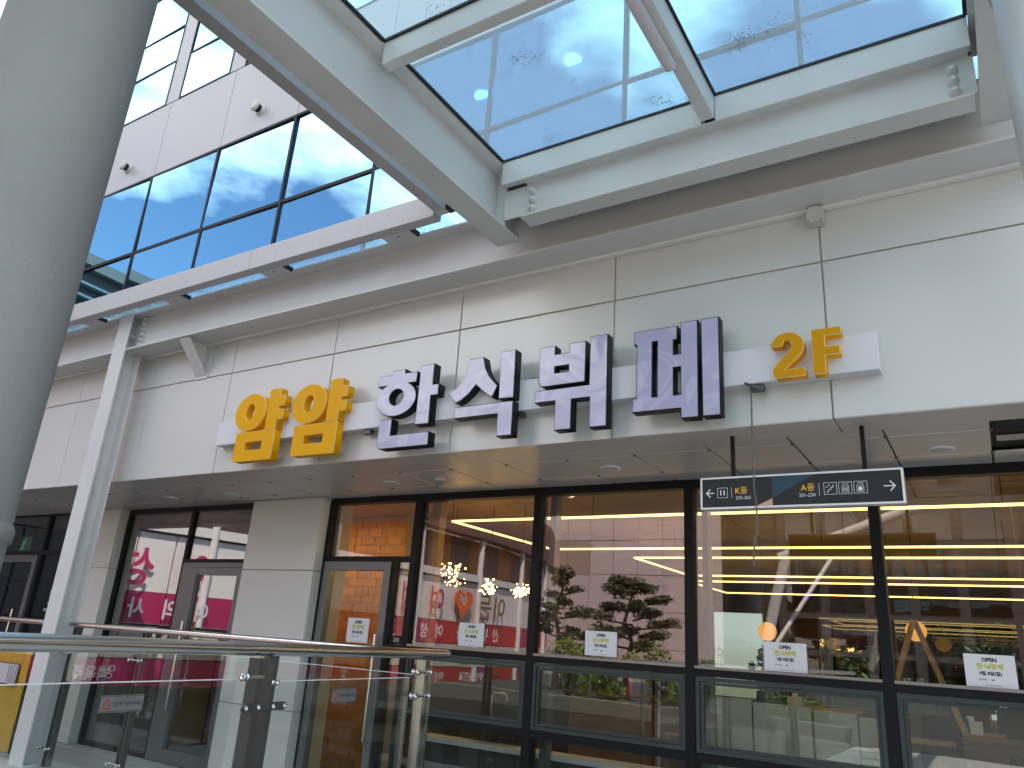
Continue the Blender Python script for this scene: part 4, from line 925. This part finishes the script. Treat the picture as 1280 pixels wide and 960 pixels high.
# ------------------------------------------------------------------ street behind the restaurant, seen through its rear windows
def low_building(name, lab, x0, x1, y0, y1, h, mat, nx=3, nz=2):
    b = thing(name, ((x0+x1)/2, y0, 0), lab, 'building'); box('wall', (x0, y0, -6), (x1, y1, h), mat, b); box('roof', (x0-.2, y0-.2, h+.002), (x1+.2, y1+.2, h+.25), GWALL, b)
    for i in range(nx):
        for j in range(nz):
            a = x0 + (x1-x0)*(i+.2)/nx; c = x0 + (x1-x0)*(i+.8)/nx
            box('window', (a, y0-.04, .8+j*3), (c, y0-.002, 2.2+j*3), FARG, b)
    return b
low_building('street_building', 'pale street building with a red edge seen through the rear windows', -7, -1.2, 30, 38, 7, PINKW)
low_building('street_building', 'grey street building behind the trees outside the rear windows', .5, 9, 34, 42, 8, GWALL)
rs = thing('red_awning', (-4, 29.8, 2), 'red awning on the pale street building', 'awning'); box('canopy', (-5.2, 29, 2.2), (-2.6, 29.94, 2.5), REDV, rs); box('post', (-1.15, 29.9, -2), (-.85, 30.1, 4), REDV, rs)
bb = thing('street_banner', (.1, 17.6, 1.4), 'beige hanging banner outside the rear window, lettering seen from behind', 'banner')
box('sheet', (-1.5, 17.5, 1.36), (.9, 17.504, 1.72), PM('banner_beige', (.55, .47, .30), .6), bb); text('lettering', '한식뷔페', .2, 1.54, .22, INKW, bb, FRONT, (0, 17.499, 0), .001, .02)
bb.scale = (1, 1, 1)
# ------------------------------------------------------------------ trees and shrubs
def leaf_mesh(name, blobs, n, size, flat, mat, seed, parent, at):
    rg = random.Random(seed); mb = MB()
    for _ in range(n):
        bx, by, bz, br = rg.choice(blobs)
        v = Vector((rg.gauss(0, 1), rg.gauss(0, 1), rg.gauss(0, 1))).normalized()*br*(rg.random()**.45); v.z *= flat
        c = Vector((bx, by, bz))+v; s = size*rg.uniform(.6, 1.3)
        a = Vector((rg.gauss(0, 1), rg.gauss(0, 1), rg.gauss(0, .6))).normalized(); b = a.cross(Vector((rg.gauss(0, 1), rg.gauss(0, 1), rg.gauss(0, 1)))).normalized()
        mb.add([c-a*s, c+b*s*.45, c+a*s, c-b*s*.45], [(0, 1, 2, 3)])
    return mb.build(name, mat, parent, at)
def pine(x, y, h, lab, seed, spread=1.3, nl=6000, bs=.8):
    rg = random.Random(seed); t = thing('pine_tree', (x, y, 0), lab, 'tree', 'pine trees on the plaza')
    mb = MB(); pts = [Vector((x, y, 0))]
    for k in range(1, 7): pts.append(Vector((x+rg.uniform(-.14, .14)*1.2, y+rg.uniform(-.14, .14), h*.9*k/6)))
    blobs = []
    for k in range(6): mb.tube(pts[k], pts[k+1], .12-.015*k, .105-.015*k, 8)
    for k in range(15):
        f = .40+.6*k/14; base = pts[0].lerp(pts[-1], f); a = k*2.4+rg.random()
        L_ = spread*(1.15-.75*abs(f-.55)/.45*(1 if f > .55 else .8))*rg.uniform(.7, 1.05)
        tip = base+Vector((math.cos(a)*L_, math.sin(a)*L_, rg.uniform(.05, .3))); mb.tube(base, tip, .04, .015, 5)
        for q in (.55, .8, 1.0):
            p = base.lerp(tip, q); blobs.append((p.x, p.y, p.z+.1, rg.uniform(.34, .56)*bs))
    blobs.append((pts[-1].x, pts[-1].y, h*.95, .4))
    mb.build('trunk', BARK, t); tag(leaf_mesh('crown', blobs, nl, .07, .5, LEAFP, seed, t, None), kind='stuff')
    return t
pine(-11.0, -13.6, 4.0, 'broad airy pine tree with layered branches reflected in the middle pane', 3, 1.85, 7500, .8); pine(-14.0, -14.0, 4.5, 'slim pine tree reflected at the window post', 5, .8, 4200, .62); pine(-8.2, -18.5, 3.6, 'small distant pine tree on the plaza', 8, .9)
def shrub(x, y, r, h, lab, seed, mat=LEAFS, name='shrub'):
    s = thing(name, (x, y, 0), lab, 'shrub', 'green shrubs on the plaza'); rg = random.Random(seed); mb = MB(); bl = []
    for k in range(7):
        a = rg.random()*6.3; tip = Vector((x+math.cos(a)*r*.7*rg.random(), y+math.sin(a)*r*.7*rg.random(), h*rg.uniform(.18, .85))); mb.tube((x, y, 0), tip, .02, .008, 5); bl.append((tip.x, tip.y, tip.z, r*rg.uniform(.35, .55)))
    mb.build('stem', BARK, s); tag(leaf_mesh('foliage', bl, 2600, .06, .8, mat, seed, s, None), kind='stuff')
for i, (x, y_, r, h) in enumerate(((-9.6, -9.2, .9, 1.1), (-8.2, -9.0, .8, 1.2), (-7.0, -9.3, .9, 1.0), (-5.8, -8.8, .7, 1.2), (-11.2, -9.6, .9, 1.3), (-4.4, -9.1, .8, 1.0))):
    shrub(x, y_, r*1.15, h*1.35, ('wide green shrub reflected low in the middle pane', 'green shrub reflected left of the glass screens', 'bright green shrub reflected behind the screens', 'small shrub on the plaza near the bridge', 'taller shrub reflected beside the first low pane', 'green shrub at the end of the plaza bed')[i], 20+i)
def street_tree(x, y, h, lab, seed):
    t = thing('street_tree', (x, y, 0), lab, 'tree', 'green trees in the street behind'); mb = MB(); mb.tube((x, y, -6), (x, y, h*.6), .16, .08, 8); bl = []; rg = random.Random(seed)
    for k in range(12):
        a = rg.random()*6.3; tip = Vector((x+math.cos(a)*1.5*rg.random(), y+math.sin(a)*1.5*rg.random(), h*rg.uniform(.3, .95))); mb.tube((x, y, h*.2), tip, .05, .02, 5); bl.append((tip.x, tip.y, tip.z, rg.uniform(.6, 1.0)))
    mb.build('trunk', BARK, t); tag(leaf_mesh('crown', bl, 5000, .13, .85, LEAFS, seed, t, None), kind='stuff')
street_tree(-.6, 24, 3.2, 'leafy street tree outside the rear windows, left one', 41); street_tree(2.2, 25.5, 3.6, 'leafy street tree outside the rear windows, right one', 42); street_tree(-5.2, 26, 2.2, 'low street tree outside the rear windows by the pale building', 43)

# ------------------------------------------------------------------ across the plaza, seen only as reflections
cb_ = thing('clinic_building', (-18, -9, 0), 'curved clinic building opposite with white and magenta sign bands, seen in the glass', 'building')
poly = [(-21.5, 5.2), (-19.25, .95), (-18.6, -2.0), (-17.9, -6), (-17.6, -10), (-17.7, -14), (-18.2, -18), (-19.2, -22), (-20.6, -25)]
for i, (a, b) in enumerate(zip(poly[:-1], poly[1:])):
    a, b = Vector((*a, 0)), Vector((*b, 0)); n = 3
    for k in range(n):
        p, q = a.lerp(b, k/n), a.lerp(b, (k+1)/n); d = (q-p).normalized(); o = Vector((d.y, -d.x, 0))*-1
        if o.x < 0: o = -o
        def slab(name, z0, z1, th, mat, e=.02, off=0.0):
            if i == 0: mat = DWALL  # dark end segment added to keep bright sky out of the far-left glass
            mb = MB(); p1 = p+d*e+o*off; q1 = q-d*e+o*off
            vs = [p1, q1, q1-o*th, p1-o*th]
            mb.add([(v.x, v.y, z0) for v in vs]+[(v.x, v.y, z1) for v in vs], [(0, 1, 2, 3), (7, 6, 5, 4), (0, 4, 5, 1), (1, 5, 6, 2), (2, 6, 7, 3), (3, 7, 4, 0)])
            return mb.build(name, mat, cb_, (p1+q1)/2+Vector((0, 0, (z0+z1)/2)))
        slab('wall_panel', 3.72, 3.98, .5, WHITEP, 0, .10)
        slab('sign_board', 2.16, 3.66, .12, WHITEP if (i*3+k) % 7 else PINKW); slab('sign_band', 1.36, 2.15, .10, MAG if i < 4 else (REDV if k else MAG)); slab('wall_panel', .55, 1.33, .10, PINKW, .02); slab('sign_band', -.1, .52, .09, MAG if i < 4 or k == 0 else REDV)
        slab('louver', 4.0, 5.4, .3, LOUV if (i+k) % 2 else CORR, .03, -.5); slab('fascia', 5.42, 7.2, .6, CORR, 0, .25)
        slab('wall', -6, 9.0, .4, PINKW if k else GWALL, 0, -1.0)
        if k == 0:
            mb = MB(); mb.tube((p.x+o.x*.05, p.y+o.y*.05, 0), (p.x+o.x*.05, p.y+o.y*.05, 5.4), .11, None, 12); mb.build('column', WHITEP, cb_)
tw = thing('office_tower', (-31, -4, 0), 'dark office block with horizontal fins behind the clinic, mirrored in the upper panes', 'building')
box('wall', (-38, -13, -6), (-26.3, 2, 13.2), DWALL, tw); box('roof', (-38.3, -13.3, 13.2), (-26.0, 2.3, 13.6), GWALL, tw)
for k in range(24): box('fin', (-26.3, -12.8, 2.0+.46*k), (-26.0, 1.8, 2.09+.46*k), FROSTB, tw)
cs = thing('clinic_sign', (-17.4, -12, 2), 'large Korean clinic lettering with an orange heart on the opposite building', 'shop sign')
def xw(Y):
    for (x0, y0), (x1, y1) in zip(poly[:-1], poly[1:]):
        if y1 <= Y <= y0: return x0+(x1-x0)*(Y-y0)/(y1-y0)
    return -18
def ctext(body, Y, z, h, mat, bold=.02):
    return text('lettering', body, Y, z, h, mat, cs, EAST, (xw(Y)+.16, 0, 0), .01, bold)
for ch, Y, m in (('이', -15.8, INKBR), ('든', -14.4, INKBR), ('여', -11.1, INKMAG), ('성', -9.5, INKMAG), ('여', -1.55, INKMAG), ('성', -.1, INKMAG)): ctext(ch, Y, 2.80, 1.02, m)
hp = [(16*math.sin(t)**3, 13*math.cos(t)-5*math.cos(2*t)-2*math.cos(3*t)-math.cos(4*t)) for t in [2*math.pi*i/40 for i in range(40)]]
me = curve_mesh([[(x*.036, y*.036) for x, y in hp], [(x*.016+.0, y*.018+.10) for x, y in hp]], .02); me.transform(EAST); me.materials.append(HEART); put('heart', me, cs, (xw(-12.8)+.18, -12.8, 2.86))
for i, ch in enumerate('산부인과'): ctext(ch, -15.6+.95*i, 1.75, .5, INKW)
for i, ch in enumerate('여성진료'): ctext(ch, -11.4+.9*i, 1.75, .5, INKW)
for i, ch in enumerate('여의사진료'): ctext(ch, -1.95+.86*i, 1.75, .5, INKW)
ctext('02) 532', -13.4, .74, .36, INKBR); ctext('부인과진료', -13.7, .20, .34, INKW); ctext('여성암', -11.4, .20, .34, INKW); ctext('백옥주사', -2.2, .20, .34, INKW); ctext('영양주사', .5, .20, .34, INKW)
# beige panelled hall
bh = thing('panelled_hall', (-18, -28, 0), 'tall windowless hall clad in beige panels, reflected behind the pine tree', 'building')
box('wall', (-27, -40, -6), (-14.0, -28.1, 15), PINKW, bh)
for j in range(8):
    for i in range(9):
        m = BEIGEB if ((j == 5 and i in (8, 7)) or (j == 3 and i in (3, 4, 11)) or (j == 6 and i == 5)) else BEIGE
        box('wall_panel', (-27+i*1.46+.02, -28.1, -.2+j*1.9+.02), (-27+(i+1)*1.46-.02, -28.02+random.uniform(-.01, .01), -.2+(j+1)*1.9-.02), m, bh)
# glass office to the right of it
og = thing('glass_office', (2, -38, 0), 'grey glazed office block across the plaza, seen only as a reflection', 'building')
box('wall', (-13.8, -55, -6), (16, -38, 11), DWALL, og)
for j in range(5):
    for i in range(12):
        box('window', (-13.5+i*2.43, -38.0, .3+j*2.1), (-11.6+i*2.43, -37.95, 2.0+j*2.1), FARG, og)
# leaning steel mast and a low parapet on the far side of the void
pr = thing('parapet_wall', (-8, -6.2, 0), 'low grey parapet along the plaza edge across the void', 'wall'); box('wall', (-17, -6.3, 0), (-2.9, -6.05, .35), GWALL, pr, .01)
gc = thing('plaza_canopy', (-7.5, -14, 0), 'leaning grey steel frame on the plaza, mirrored right of the pine tree', 'canopy')
mb = MB(); mb.tube((-6.6, -12.5, 0), (-5.4, -12.5, 4.6), .16, .16, 10); mb.build('mast', STEELG, gc)
mb = MB(); mb.tube((-5.6, -12.5, 4.5), (-1.5, -12.5, 6.0), .16, .16, 10); mb.build('arm', STEELG, gc)
mb = MB(); mb.tube((-6.2, -12.5, 1.4), (-4.4, -15, 5.0), .07, .07, 8); mb.build('brace', STEELG, gc)
